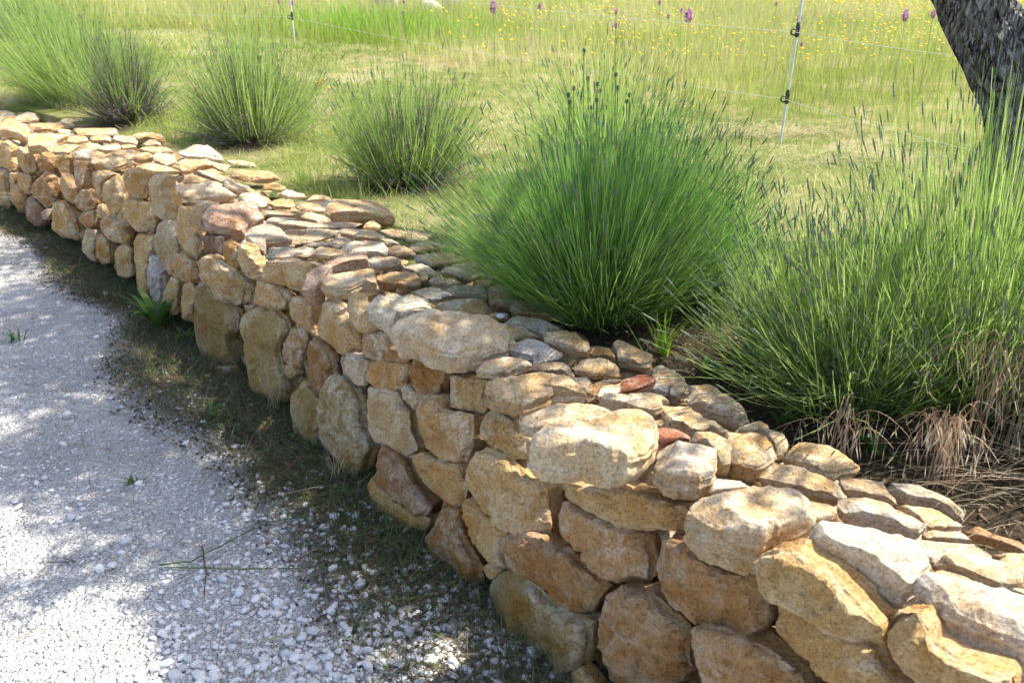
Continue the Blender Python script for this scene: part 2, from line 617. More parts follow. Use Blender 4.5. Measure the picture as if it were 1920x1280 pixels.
def rock(poly, b, nt, sub, kind, seed, rough=1.0):
    """broken block with outline poly (k,2) in its own plane and half thickness b"""
    r = np.random.default_rng(seed)
    pt = np.arctan2(poly[:, 1], poly[:, 0])
    tt = np.sort(np.concatenate([np.linspace(-math.pi, math.pi, nt, endpoint=False), pt]))
    tt = tt[np.concatenate([[True], np.diff(tt) > 0.25 * 2 * math.pi / nt])]
    nt = len(tt)
    rho = radial(poly, tt)
    size = float(np.mean(rho))
    # ragged outline
    c3 = np.stack([np.cos(tt), np.sin(tt), np.zeros(nt)], 1)
    off = r.uniform(0, 16, 3)
    rho = rho * (1 + 0.030 * value_noise(c3 * 4 + off, seed) + 0.022 * value_noise(c3 * 11 + off, seed + 1))
    prof = np.array(PROFILE[kind])
    u = np.linspace(0, len(prof) - 1, (len(prof) - 1) * sub + 1)
    fr = np.interp(u, np.arange(len(prof)), prof[:, 0]); fz = np.interp(u, np.arange(len(prof)), prof[:, 1])
    m = len(fr)
    # chamfer changes along the rim: chipped here, crisp there
    ch = 1 + 0.9 * value_noise(c3 * 2.2 + off + 3, seed + 2)[None] + 0.5 * value_noise(c3 * 6 + off, seed + 3)[None]
    fr2 = 1 - (1 - fr[:, None]) * np.where((fr[:, None] > 0.75), np.clip(ch, 0.15, 2.2), 1.0)
    X = fr2 * rho[None] * np.cos(tt)[None]
    Y = fr2 * rho[None] * np.sin(tt)[None]
    Z = np.repeat(fz[:, None] * b, nt, 1)
    P = np.stack([X, Y, Z], 2).reshape(-1, 3)
    # faces left by breaking: tilted bed planes and knocked-off corners, all through the top
    for c in range(9):
        if c < 3:
            nrm = np.array([r.normal() * 0.16, r.normal() * 0.16, 1.0 if c < 2 else -1.0])
        else:
            a = r.uniform(0, 2 * math.pi); zz = r.uniform(0.7, 2.2)
            nrm = np.array([math.cos(a), math.sin(a), zz])
        nrm /= np.linalg.norm(nrm)
        d = P @ nrm
        mx = d.max()
        lim = mx * (r.uniform(0.80, 0.95) if c >= 3 else r.uniform(0.88, 0.98))
        dz = np.maximum(0, d - lim) / abs(nrm[2]) * 0.97
        P[:, 2] -= np.minimum(dz, 1.3 * b) * np.sign(nrm[2])
    # sheared flanks
    for c in range(5):
        a = r.uniform(0, 2 * math.pi)
        nrm = np.array([math.cos(a), math.sin(a), r.uniform(-0.25, 0.6)]); nrm /= np.linalg.norm(nrm)
        d = P @ nrm
        lim = d.max() * r.uniform(0.91, 0.985)
        P -= np.maximum(0, d - lim)[:, None] * nrm[None] * 0.95
    rd = P / (np.linalg.norm(P, axis=1, keepdims=True) + 1e-9)
    sc = min(1.0, size / 0.08) * rough
    flat = (np.abs(P[:, 2]) > 0.5 * b)
    # split beds: low steps on the top, ledges on the flank
    st = value_noise(np.stack([P[:, 0] * 9, P[:, 1] * 9, P[:, 2] * 0], 1) + off, seed + 9)
    step = np.clip((st - 0.05) * 14, 0, 1) + np.clip((st + 0.35) * 14, 0, 1)
    P[:, 2] -= np.where(P[:, 2] > 0, step * 0.0045 * sc, 0)
    led = value_noise(np.stack([P[:, 0] * 8, P[:, 1] * 8, P[:, 2] * 85], 1) + off, seed + 5)
    led = np.clip(led * 3, -1, 1) * 0.0042 * sc
    P[:, :2] += rd[:, :2] * led[:, None] * (~flat)[:, None]
    h = 0
    for fq, am in ((7, 0.0075), (17, 0.0050), (38, 0.0034), (80, 0.0018)):
        nn = value_noise(P * fq + off, seed * 7 + fq)
        h = h + am * (nn if fq < 10 else (0.4 - np.abs(nn)) * 1.4)
    nd_ = np.stack([rd[:, 0], rd[:, 1], np.sign(P[:, 2]) * np.clip(np.abs(P[:, 2]) / b, 0, 1)], 1)
    P += nd_ * (h * sc)[:, None] * np.array([0.6, 0.6, 1.0])
    rim = np.repeat(np.interp(fr, [0.7, 0.93, 0.985, 1.0], [0, 0.5, 0.6, 0.1]) * (fz > 0), nt)
    wear = np.clip(rim * (0.6 + 0.8 * value_noise(P * 14 + off, seed + 31)) + 70 * np.clip(h, 0, 0.01), 0, 0.85)
    i, j = np.meshgrid(np.arange(m - 1), np.arange(nt), indexing='ij')
    i = i.ravel(); j = j.ravel(); j2 = (j + 1) % nt
    Fc = np.stack([i * nt + j, (i + 1) * nt + j, (i + 1) * nt + j2, i * nt + j2], 1)
    # close the poles: first and last ring share one point
    P[:nt] = P[:nt].mean(0); P[-nt:] = P[-nt:].mean(0)
    return P, Fc, wear


COLORS = {
    'R': (0.56, 0.33, 0.215),
    'o': (0.64, 0.405, 0.16), 'b': (0.50, 0.29, 0.12), 'p': (0.69, 0.54, 0.34), 'w': (0.72, 0.65, 0.53),
    'g': (0.48, 0.385, 0.265), 'r': (0.44, 0.185, 0.115), 'q': (0.66, 0.465, 0.22), 'm': (0.42, 0.31, 0.13),
    'd': (0.34, 0.20, 0.125), 'k': (0.58, 0.55, 0.52),
}

# outlines of the stones, traced by region: (origin x, y, scale), then "kind colour thick lift | points"
# kind F: stone in the front face; T: stone lying on top
STONES = []


def block(ox, oy, sc, text):
    for line in text.strip().splitlines():
        head, pts = line.split('|')
        h = head.split()
        kind, col, thick = h[0], h[1], float(h[2])
        lift = float(h[3]) if len(h) > 3 else 0.0
        P = [tuple(float(v) for v in q.split(',')) for q in pts.split()]
        P = [(ox + x / sc, oy + y / sc) for x, y in P]
        STONES.append((kind, col, thick, lift, P))


block(0, 160, 4, """
F q 1 | 0,420 60,425 130,480 115,540 165,600 155,650 60,630 0,610
F p 1 | -40,625 65,640 75,800 90,900 60,930 -40,930
F q 1 | -180,410 0,420 0,620 -180,620
F o 1 | -180,620 -40,630 -40,930 -180,920
F q 1 | 120,540 180,470 240,500 270,560 290,640 240,670 165,610
F o 1 | 70,660 150,660 140,700 120,740 80,750
F o 1 | 140,650 240,680 245,820 200,790 130,720
F q 1 | 80,750 130,740 200,790 215,860 180,910 110,930 80,830
F b 1 | 245,700 300,650 380,650 440,690 445,850 360,920 300,850 250,830
F b 1 | 265,540 310,500 400,540 430,670 380,650 300,640 285,580
F o 1 | 415,540 470,520 545,560 530,620 520,690 470,660 430,620
F b 1 | 525,600 560,565 660,580 670,680 690,760 640,785 550,730 520,670
F o 1 | 440,650 500,680 540,760 600,790 560,880 500,870 450,800
F b 1 | 560,870 620,800 700,780 750,880 730,920 640,940 570,930
F q 1 | 690,660 800,650 870,670 800,710 780,760 780,890 740,850 700,760
F q 1 | 790,740 870,670 930,800 965,850 930,940 890,960 880,1040 820,960 790,860
F o 1.1 | 930,640 1060,620 1140,660 1110,840 1030,870 960,830 925,740
F p 1.1 | 1190,650 1290,680 1240,760 1260,860 1310,920 1290,1000 1190,980 1110,900 1110,780 1150,680
F q 1 | 1240,770 1300,820 1330,900 1330,1050 1280,1020 1250,960 1250,860
F q 1 | 940,870 1000,860 1110,890 1190,990 1160,1080 1060,1090 960,1010 930,940
F g 1 | 880,980 920,940 950,1000 980,1050 930,1060 890,1030
F o 1 | 740,990 830,980 900,1060 990,1120 990,1210 900,1170 780,1100 735,1050
F q 1 | 740,900 790,890 820,970 810,1000 740,990
F b 1 | 600,960 700,940 730,930 735,1080 690,1090 640,1040 590,1000
F q 1 | 400,880 470,860 560,960 610,1060 610,1160 540,1140 440,1130 380,1080 390,980
F d 1 | 190,860 250,835 330,900 390,950 360,1040 310,1060 230,1000 190,930
F g 1 | 310,960 380,925 385,1000 330,1010
T o 1.2 | 0,280 70,260 200,310 230,420 190,425 40,370 0,370
T o 1.2 | -160,230 0,235 0,380 -160,370
T p 1 | 0,195 90,200 120,240 60,260 0,262
T o 1 | -150,190 0,190 0,262 -150,240
T p 1 | 110,265 150,195 270,200 320,240 280,280 160,290
T p 1 | 290,250 400,215 440,245 340,275
T o 1 | 230,290 440,270 480,320 420,345 250,335
T p 1 | 440,270 540,250 700,270 750,310 640,325 500,315
T q 1.3 | 210,400 260,350 440,355 520,370 480,420 430,450 390,525 300,490 220,500
T p 1 | 430,330 530,335 510,375 450,370
T o 1 | 560,325 700,310 860,330 900,375 700,390 600,380
T q 1 | 480,390 640,375 660,420 560,445 460,430
T p 1.2 | 410,470 500,430 620,440 570,490 530,525 400,520
T w 1.5 | 540,510 570,480 690,480 700,560 650,575 550,545
T q 1.3 | 690,520 760,500 950,570 1000,590 900,640 840,660 700,600
T p 1.2 | 740,490 800,445 900,440 925,470 880,495 780,500
T p 1.2 | 830,400 870,370 990,385 1030,420 1020,455 920,440
T o 1 | 930,375 1000,345 1130,360 1210,390 1270,470 1200,440 1100,400 1050,420
T p 1.3 | 1070,440 1110,405 1200,430 1210,460 1100,465
T q 1 | 910,455 980,440 1030,470 930,490
T q 1 | 660,400 750,375 830,390 830,430 700,430
T o 1.4 0.02 | 1000,560 1050,500 1150,520 1165,560 1050,590
T p 1 | 840,510 900,485 1010,490 1010,560 950,570
T q 1 | 1030,480 1070,460 1250,470 1300,510 1160,520
T p 1 | 1150,520 1290,510 1330,570 1250,620 1160,580
T q 1 | 1000,590 1160,575 1290,630 1370,670 1190,655 1060,640
T o 1.4 0.02 | 1310,600 1400,560 1580,560 1600,600 1470,630 1430,665 1370,665
T w 1.2 | 1330,490 1420,460 1480,430 1560,460 1650,540 1690,590 1560,570 1400,550
T w 1 | 1560,570 1640,590 1720,600 1690,660 1580,610
T p 1 | 1700,560 1840,565 1920,590 1920,620 1760,600
T g 1.2 | 1440,650 1500,635 1700,690 1780,720 1660,745 1600,720
T q 1 | 640,445 740,430 760,480 700,500 620,480
""")
block(0, 400, 3, """
F q 1 | 470,80 540,100 560,150 545,270 500,260 470,200
F o 1 | 545,120 600,130 640,180 630,270 580,285 545,250
F q 1 | 640,190 700,180 745,210 745,350 700,370 650,350 630,270
F q 1 | 750,120 870,130 875,200 850,260 835,480 770,470 750,300
F k 1 | 850,250 880,240 940,320 920,340 905,540 860,540 835,400
F q 1 | 905,540 920,400 950,335 1030,385 1015,470 1010,560 950,570
F q 1 | 1030,400 1080,390 1110,450 1090,600 1050,620 1020,600 1020,480
F m 1.1 | 1120,400 1180,390 1240,420 1270,480 1390,540 1380,640 1320,700 1340,830 1250,860 1150,800 1090,720 1085,560
F p 1 | 870,100 900,40 970,30 1010,130 1030,210 990,290 910,300 890,240 860,160
F o 1 | 940,290 985,290 1000,340 950,345
F m 1 | 1160,830 1230,860 1320,860 1340,900 1280,910 1200,880
""")
block(320, 320, 4, """
F q 1 | 60,270 140,290 150,420 240,480 250,590 190,700 150,690 110,590 60,540 40,380
F p 1.1 | 150,300 210,230 350,235 290,310 250,380 260,440 190,440 145,410
F d 1 | 240,470 420,500 410,560 400,630 310,640 260,600 250,540
F o 1 | 400,540 430,520 520,560 530,600 510,740 450,720 410,650 395,590
F q 1 | 520,570 560,550 620,570 640,640 690,700 700,820 600,800 520,740 510,640
F o 1 | 20,650 60,615 120,640 220,720 250,840 200,890 150,840 30,760
F q 1.2 | 215,690 280,645 360,650 500,730 640,840 620,960 520,1010 400,980 370,880 280,860 220,780
F o 1.1 | 640,830 800,860 900,940 900,1030 780,1065 700,1030 600,950
F q 1.2 | 700,690 760,680 1030,690 1120,720 1030,800 1010,900 850,860 710,840
F m 1 | 555,1015 640,1010 710,1060 590,1090
T R 1.7 | 255,370 290,310 270,240 400,230 560,260 640,310 695,380 600,440 560,530 510,540 420,500 340,450 270,430
T g 1.2 | 580,490 600,440 720,385 790,390 820,470 920,560 720,570 710,640 640,610 590,540
T g 1.3 | 715,620 760,565 1050,590 1060,640 990,675 850,675 715,660
T g 1 | 820,460 850,430 1260,450 1260,480 1060,560 930,560 870,500
T g 1 | 800,405 870,375 980,380 1100,400 1250,385 1420,390 1400,430 1280,440 1080,440 860,425
T q 1.7 0.02 | 1165,330 1220,230 1300,195 1420,200 1550,260 1640,340 1680,420 1600,440 1500,400 1350,380 1200,370
T p 1.4 | 930,260 1010,225 1200,235 1220,250 1150,330 1060,315 970,300
T p 1 | 1020,220 1080,175 1200,220 1200,240 1030,240
T o 1.2 | 960,310 1050,310 1150,350 1215,385 1100,400 1010,370
T w 1.3 | 710,390 760,350 870,345 990,375 870,385 820,405
T p 1.2 | 680,310 750,295 880,300 950,340 870,350 740,345 700,350
T o 1.3 | 720,240 820,210 930,220 930,260 900,295 780,285
T p 1.3 | 0,110 30,95 300,110 500,190 440,230 260,235 150,270 60,250 10,180
T q 1 | 100,60 110,35 200,30 400,110 390,140 320,110 90,95
T p 1.3 0.02 | 385,90 420,70 530,100 600,150 590,180 500,170 430,150
T w 1.2 | 470,220 520,170 620,170 710,240 740,290 670,305 600,270
T q 1.2 | 690,100 760,80 880,135 830,160 700,140
T w 1.2 | 790,170 870,140 1000,180 1030,210 930,215 850,200
T q 1.3 | 420,0 620,-10 800,30 815,70 700,95 600,90 480,50
T q 1.3 0.01 | 1060,620 1100,575 1180,570 1330,640 1330,660 1200,675 1060,650
T w 1.3 0.01 | 1290,600 1390,520 1590,515 1610,570 1640,600 1630,640 1500,630 1330,640
T g 1 | 1200,520 1330,500 1370,530 1300,590 1240,590
T g 1 | 960,570 1200,535 1240,590 1050,600
T g 1 | 1270,440 1400,435 1430,450 1370,510 1280,480
T g 1 | 1380,500 1430,445 1530,455 1620,530 1760,550 1620,560 1600,520 1440,510
T q 1.2 | 1430,430 1510,370 1575,430 1560,450
T g 1.2 | 1555,450 1640,440 1900,450 1920,520 1800,540 1640,500
T b 1 | 1640,560 1760,570 1830,640 1700,660 1640,640
T g 1.2 | 1470,660 1500,640 1700,650 1730,700 1640,740 1540,740 1480,700
T R 1.6 0.01 | 1000,990 1030,870 1030,760 1250,690 1400,625 1460,630 1470,700 1300,760 1150,830 1150,960 1090,1005
""")
block(440, 480, 4, """
F m 1.1 | 110,450 180,410 400,420 470,540 400,640 360,720 390,800 420,910 430,1000 380,1080 240,1050 90,1010 70,900 100,700 100,560
F o 1 | 420,310 510,330 620,370 600,460 600,590 570,600 480,540 430,420
F b 1 | 400,620 440,540 500,530 570,600 540,680 490,840 430,790 360,730
F b 1 | 500,800 540,700 590,620 700,680 760,740 790,880 730,920 690,1030 620,1000 510,890
F q 1 | 390,810 450,810 500,880 440,910 400,920
F q 1.2 | 620,420 680,340 780,330 860,400 850,440 960,560 970,700 880,745 800,720 680,660 600,590 590,500
T q 1.7 | 860,290 960,240 1080,235 1000,330 1010,430 1110,560 1000,565 940,550 880,470 850,400
F b 1.3 | 950,600 1010,575 1180,590 1250,680 1370,720 1320,790 1200,790 1080,770 990,730 950,650
F p 1 | 785,770 830,745 1000,770 1060,800 1010,870 1020,960 920,955 860,930 790,850
F o 1 | 1010,860 1050,800 1290,800 1320,830 1270,960 1240,1030 1060,1000 1010,930
F b 1 | 1380,730 1480,770 1620,870 1580,960 1580,1050 1500,1065 1380,1010 1285,930 1330,820
F p 1 | 1250,985 1300,965 1440,1050 1400,1100 1370,1150 1280,1100
T p 1.6 0.03 | 650,210 700,150 960,95 1030,85 1060,150 1070,230 960,240 880,300 780,320 700,300
T o 1.5 | 1050,110 1200,100 1330,115 1390,190 1380,250 1300,270 1230,235 1090,230 1070,170
T g 1 | 1250,90 1330,60 1400,50 1530,130 1520,150 1450,160 1440,200 1400,200 1390,150 1330,105
T g 1 | 1450,180 1480,150 1540,150 1750,215 1620,240 1500,215
T w 1 | 1330,265 1430,220 1520,225 1560,270 1650,290 1500,350 1430,330 1380,290
T g 1 | 1550,240 1750,215 1880,230 1890,330 1870,310 1640,300 1560,270
T g 1.4 | 1540,110 1570,80 1730,25 1850,90 1850,140 1760,185 1640,165 1550,140
T w 1.5 0.02 | 1010,440 1050,340 1200,300 1400,290 1450,340 1520,435 1400,460 1210,490 1205,600 1170,590 1110,520 1020,470
""")
block(760, 300, 3, """
T g 1.3 | 60,540 110,520 270,520 285,570 230,590 140,605 70,570
T g 1.2 | 0,480 130,455 220,470 215,500 100,515 50,530 0,500
T g 1.3 | 0,395 90,390 150,430 120,460 0,470
T b 1.3 | 460,720 560,690 595,740 590,850 480,820
T b 1.3 | 380,690 440,660 520,690 460,730
""")
block(640, 560, 4, """
F p 1.1 | 175,700 230,675 440,720 500,800 560,840 560,960 600,1040 640,1120 600,1170 520,1180 320,1100 250,1020 180,920 170,780
F o 1.2 | 575,840 640,760 780,750 800,830 900,830 1060,850 1070,1000 1110,1070 1010,1150 920,1205 800,1210 720,1170 620,1100 590,1030 565,900
F q 1.3 | 790,620 860,565 1180,600 1110,650 1090,740 1100,820 1070,850 950,830 820,800 790,740
T q 1.8 | 1100,660 1200,600 1500,560 1700,620 1820,740 1600,700 1550,790 1430,850 1360,885 1240,840 1100,790 1090,700
F q 1.2 | 1070,860 1130,810 1350,890 1350,960 1460,1060 1440,1190 1380,1190 1280,1140 1180,1100 1090,1030 1060,940
T p 1.9 0.04 | 410,250 415,170 600,130 740,120 1000,150 1190,180 1300,310 1240,350 1250,430 1180,440 1050,500 850,555 760,530 570,400 440,340
T k 1.2 0.02 | 1250,360 1390,280 1480,310 1560,370 1650,410 1640,440 1440,500 1430,460 1350,435 1260,410
T p 1.4 0.03 | 1015,520 1050,480 1270,435 1420,460 1420,510 1330,540 1260,590 1170,595 1020,590
T p 1 | 1220,200 1380,195 1480,290 1390,290 1300,320 1240,260
T q 1.3 | 710,30 760,5 1080,0 1115,100 1090,160 1000,130 800,110 730,90
T o 1 | 1110,110 1160,95 1270,130 1230,160 1140,165
T b 1.3 | 1270,30 1290,0 1480,10 1680,120 1650,180 1500,160 1280,110
T w 1.4 | 1240,150 1320,125 1430,130 1620,220 1540,250 1530,320 1440,250 1220,195
T p 1.6 0.02 | 1530,240 1570,215 1640,225 1700,220 1860,370 1850,450 1780,460 1660,400 1540,340
""")
block(640, 760, 4, """
F b 1.2 | 255,420 310,320 430,380 530,500 560,580 640,660 740,720 700,790 620,805 550,780 450,690 340,600 260,520
F q 1 | 190,640 240,540 300,600 400,650 460,700 550,780 640,810 700,830 680,930 560,940 440,960 400,980 280,900 200,760
F o 1 | 535,400 640,370 760,410 940,430 940,520 980,620 960,720 920,800 830,770 780,730 700,680 600,590 540,500
F q 1.1 | 950,460 1010,370 1120,335 1290,370 1420,490 1480,525 1560,540 1620,610 1610,850 1590,1010 1550,1020 1480,960 1430,900 1200,850 1110,790 1050,750 990,650 940,550
F o 1 | 920,850 980,690 1060,750 1130,830 1300,870 1420,905 1320,940 1240,1020 1240,1100 1300,1215 1180,1190 1080,1150 1000,1070 930,950
F b 1 | 700,880 780,740 910,800 920,930 1000,1070 1060,1150 1090,1200 1080,1330 1000,1320 900,1260 800,1200 660,1120 640,1030
""")
block(400, 700, 2.207, """
F m 1.1 | 320,60 350,25 400,50 465,90 460,190 450,300 400,330 370,280 330,210 310,120
F m 1.2 | 460,130 490,50 530,5 600,60 630,110 630,200 690,290 660,370 620,440 560,440 490,380 450,290
""")
block(960, 620, 4, """
T p 1.5 0.01 | 755,100 800,70 860,80 1050,210 1020,310 960,300 800,250 780,160
T p 1.4 | 450,260 560,220 700,210 800,280 800,350 720,370 600,370 480,310
T o 1.2 | 575,170 600,110 740,140 760,170 780,230 700,210 600,215
T g 1.4 | 1040,250 1090,235 1150,290 1270,360 1300,450 1290,520 1240,560 1180,540 1190,470 1240,440 1230,380 1100,340 1040,330
T k 1.2 | 1000,430 1080,350 1150,345 1240,390 1230,460 1190,480 1000,470 920,490
T r 1.1 0.02 | 780,400 950,320 1000,315 1085,355 1060,400 940,460 830,505 790,480
T p 1.2 0.01 | 640,480 660,440 800,385 850,400 820,470 760,500 650,530
T p 1.7 0.01 | 660,520 710,490 790,490 870,510 1010,465 1180,460 1195,500 1150,550 1115,560 1110,640 1060,670 960,640 860,600 760,570
T b 1.2 | 550,450 620,400 740,370 850,370 650,430 640,530 560,540
T g 1.2 | 120,300 160,260 370,210 480,330 440,350 380,325 180,325
T g 1.4 | 440,350 570,350 600,390 550,460 530,470 480,400
T w 1 | 270,540 310,490 420,475 540,500 545,530 350,525
T p 1.6 0.02 | 65,680 90,640 300,550 550,530 760,580 850,600 730,650 640,700 580,760 430,785 300,790 180,800 80,750
T p 2.0 0.06 | 145,980 190,920 180,830 300,790 580,760 700,660 830,620 1000,640 1055,680 1060,800 1050,950 1000,1060 850,1160 740,1170 640,1130 530,1070 420,1100 300,1090 200,1070 150,1030
T q 1.2 | 1110,590 1180,555 1300,570 1450,650 1640,750 1560,770 1480,755 1420,800 1340,800 1280,730 1160,720 1110,650
T p 1.5 | 1340,560 1350,420 1400,400 1500,450 1600,550 1740,650 1760,700 1690,740 1620,710 1540,690 1340,600
T o 1.5 0.01 | 1060,690 1100,660 1140,710 1120,750 1065,750
T r 1.8 0.01 | 1050,900 1060,770 1160,750 1250,720 1330,790 1330,850 1240,855 1100,910 1040,970
T p 2.1 0.04 | 1055,1060 1100,990 1090,910 1230,855 1350,880 1460,910 1505,970 1500,1080 1490,1180 1390,1240 1330,1240 1230,1260 1160,1240 1120,1170 1060,1090
T q 1.8 0.02 | 1340,840 1480,760 1560,770 1600,810 1620,900 1650,930 1620,1080 1570,1100 1530,1070 1510,1000 1460,910 1380,880
T w 1.2 | 1450,1210 1510,1100 1640,1110 1790,1150 1780,1180 1600,1210 1490,1240
T q 1.3 | 1650,780 1720,750 1840,680 1920,700 1930,760 1860,770 1740,790
""")
block(860, 900, 3.3685, """
F b 1.1 | 640,150 700,135 850,200 1060,290 1250,330 1250,470 1240,600 1150,670 1050,620 900,550 800,480 740,420 650,350 620,230
F b 1.1 | 300,390 400,300 480,310 560,390 640,400 740,440 830,520 950,590 1020,640 980,730 900,820 780,825 680,790 570,710 480,640 370,560 310,470
F q 1.4 | 620,20 640,0 780,20 1060,70 1100,30 1290,90 1380,120 1510,150 1540,200 1460,280 1420,300 1180,300 1060,290 850,190 720,130 630,110
F o 1 | 150,560 200,520 290,560 270,600 190,630
F m 1.1 | 155,680 200,620 360,570 430,600 520,660 620,740 720,800 930,830 900,930 880,1020 850,1160 720,1165 640,1110 500,1010 380,960 280,870 180,800
F b 1.2 | 1000,700 1060,640 1180,680 1260,680 1330,740 1500,860 1540,920 1480,1000 1500,1090 1540,1180 1480,1290 930,1310 920,1180 880,1080 890,990 960,850
F o 1 | 720,1190 790,1170 830,1210 900,1290 720,1300 700,1240
""")
block(0, 0, 1, """
F b 1.2 | 1228,1045 1250,1022 1300,1022 1370,1065 1440,1075 1450,1120 1455,1160 1425,1185 1370,1178 1310,1168 1270,1130 1235,1090
T p 2.2 | 1282,1000 1300,960 1330,935 1400,915 1480,925 1522,950 1515,985 1470,1030 1450,1045 1415,1072 1350,1057 1310,1035
F b 1.1 | 1300,1190 1330,1172 1400,1180 1455,1200 1525,1250 1535,1300 1450,1340 1340,1310 1305,1230
F b 1 | 1335,1290 1460,1345 1460,1420 1300,1400 1280,1320
F q 1.1 | 1540,1310 1620,1290 1760,1330 1740,1420 1560,1430
""")
block(1360, 800, 2.666, """
F q 1.4 | 145,720 200,650 290,610 370,590 560,680 640,750 830,940 790,1060 650,1010 540,970 440,900 310,850 180,800
F o 1.1 | 260,920 320,860 420,890 560,970 700,1030 780,1070 830,1170 950,1280 880,1330 700,1340 450,1240 440,1180 340,1120 250,1040
F o 1 | 220,810 310,850 290,870 240,860
F q 1.2 | 790,1040 860,930 980,910 1050,1010 1050,1060 1160,1130 1450,1220 1450,1300 1300,1350 960,1300 850,1180
F o 1 | 20,590 170,650 170,690 140,725 60,715 0,690
T w 1.6 0.04 | 430,540 480,495 620,500 820,540 900,600 1000,710 990,770 950,810 900,880 870,890 760,810 700,760 560,680 450,600
T w 1.9 0.03 | 940,850 980,820 1230,825 1500,850 1640,900 1640,1230 1500,1230 1400,1190 1230,1140 1060,1070 1050,1010 1000,980 1000,930
T p 1.4 | 1000,740 1090,715 1230,750 1265,800 1220,825 1100,810 1000,795
T p 1.5 0.01 | 1050,700 1110,660 1300,660 1480,690 1490,800 1370,830 1200,760 1080,720
T w 1.2 | 890,590 960,570 1280,580 1340,630 1290,660 1110,655 1050,700 960,660
T w 1.4 | 560,420 570,380 640,340 840,390 1010,490 960,570 890,570 830,530 700,500 600,480
T p 1 | 860,390 1040,395 1120,450 1180,520 1010,525 960,450
T p 1 | 980,540 1180,525 1220,570 1000,580
T g 1.2 | 555,290 580,250 680,250 800,290 850,350 850,385 640,345 600,340
T g 1.2 | 820,300 860,280 960,290 1080,350 1190,430 1190,490 1100,430 1040,390 900,390 850,340
T b 1.2 | 1190,510 1260,500 1330,550 1490,600 1490,650 1380,610 1220,560
T q 1.5 0.01 | 300,160 370,85 490,85 600,130 670,180 660,210 560,240 530,280 470,240 400,210 310,190
T p 1.5 | 165,270 230,195 360,200 500,270 590,330 590,370 560,400 430,370 330,330 200,300
T o 1.8 | 385,540 430,380 550,400 550,460 450,510
T q 1.8 0.01 | 10,30 80,20 180,30 230,120 245,190 200,250 150,295 20,240 10,150
T g 1.4 | 170,0 280,30 310,110 300,160 250,180 240,120 200,40
T q 1.2 | 1340,620 1490,640 1600,700 1600,840 1500,840 1490,700 1400,670
T p 1.2 | 1400,840 1500,820 1640,860 1600,890 1480,870
""")

wall = empty('dry_stone_wall', wp(3.2, 0.0, 0))
tag(wall, 'low dry stone wall of ochre limestone between gravel and lavender', 'wall', kind='thing')
UP = Vector((0, 0, 1))
LABELS = {'r': 'rusty red stone', 'R': 'partly reddish stone', 'k': 'smooth bluish white stone'}
occupied = []


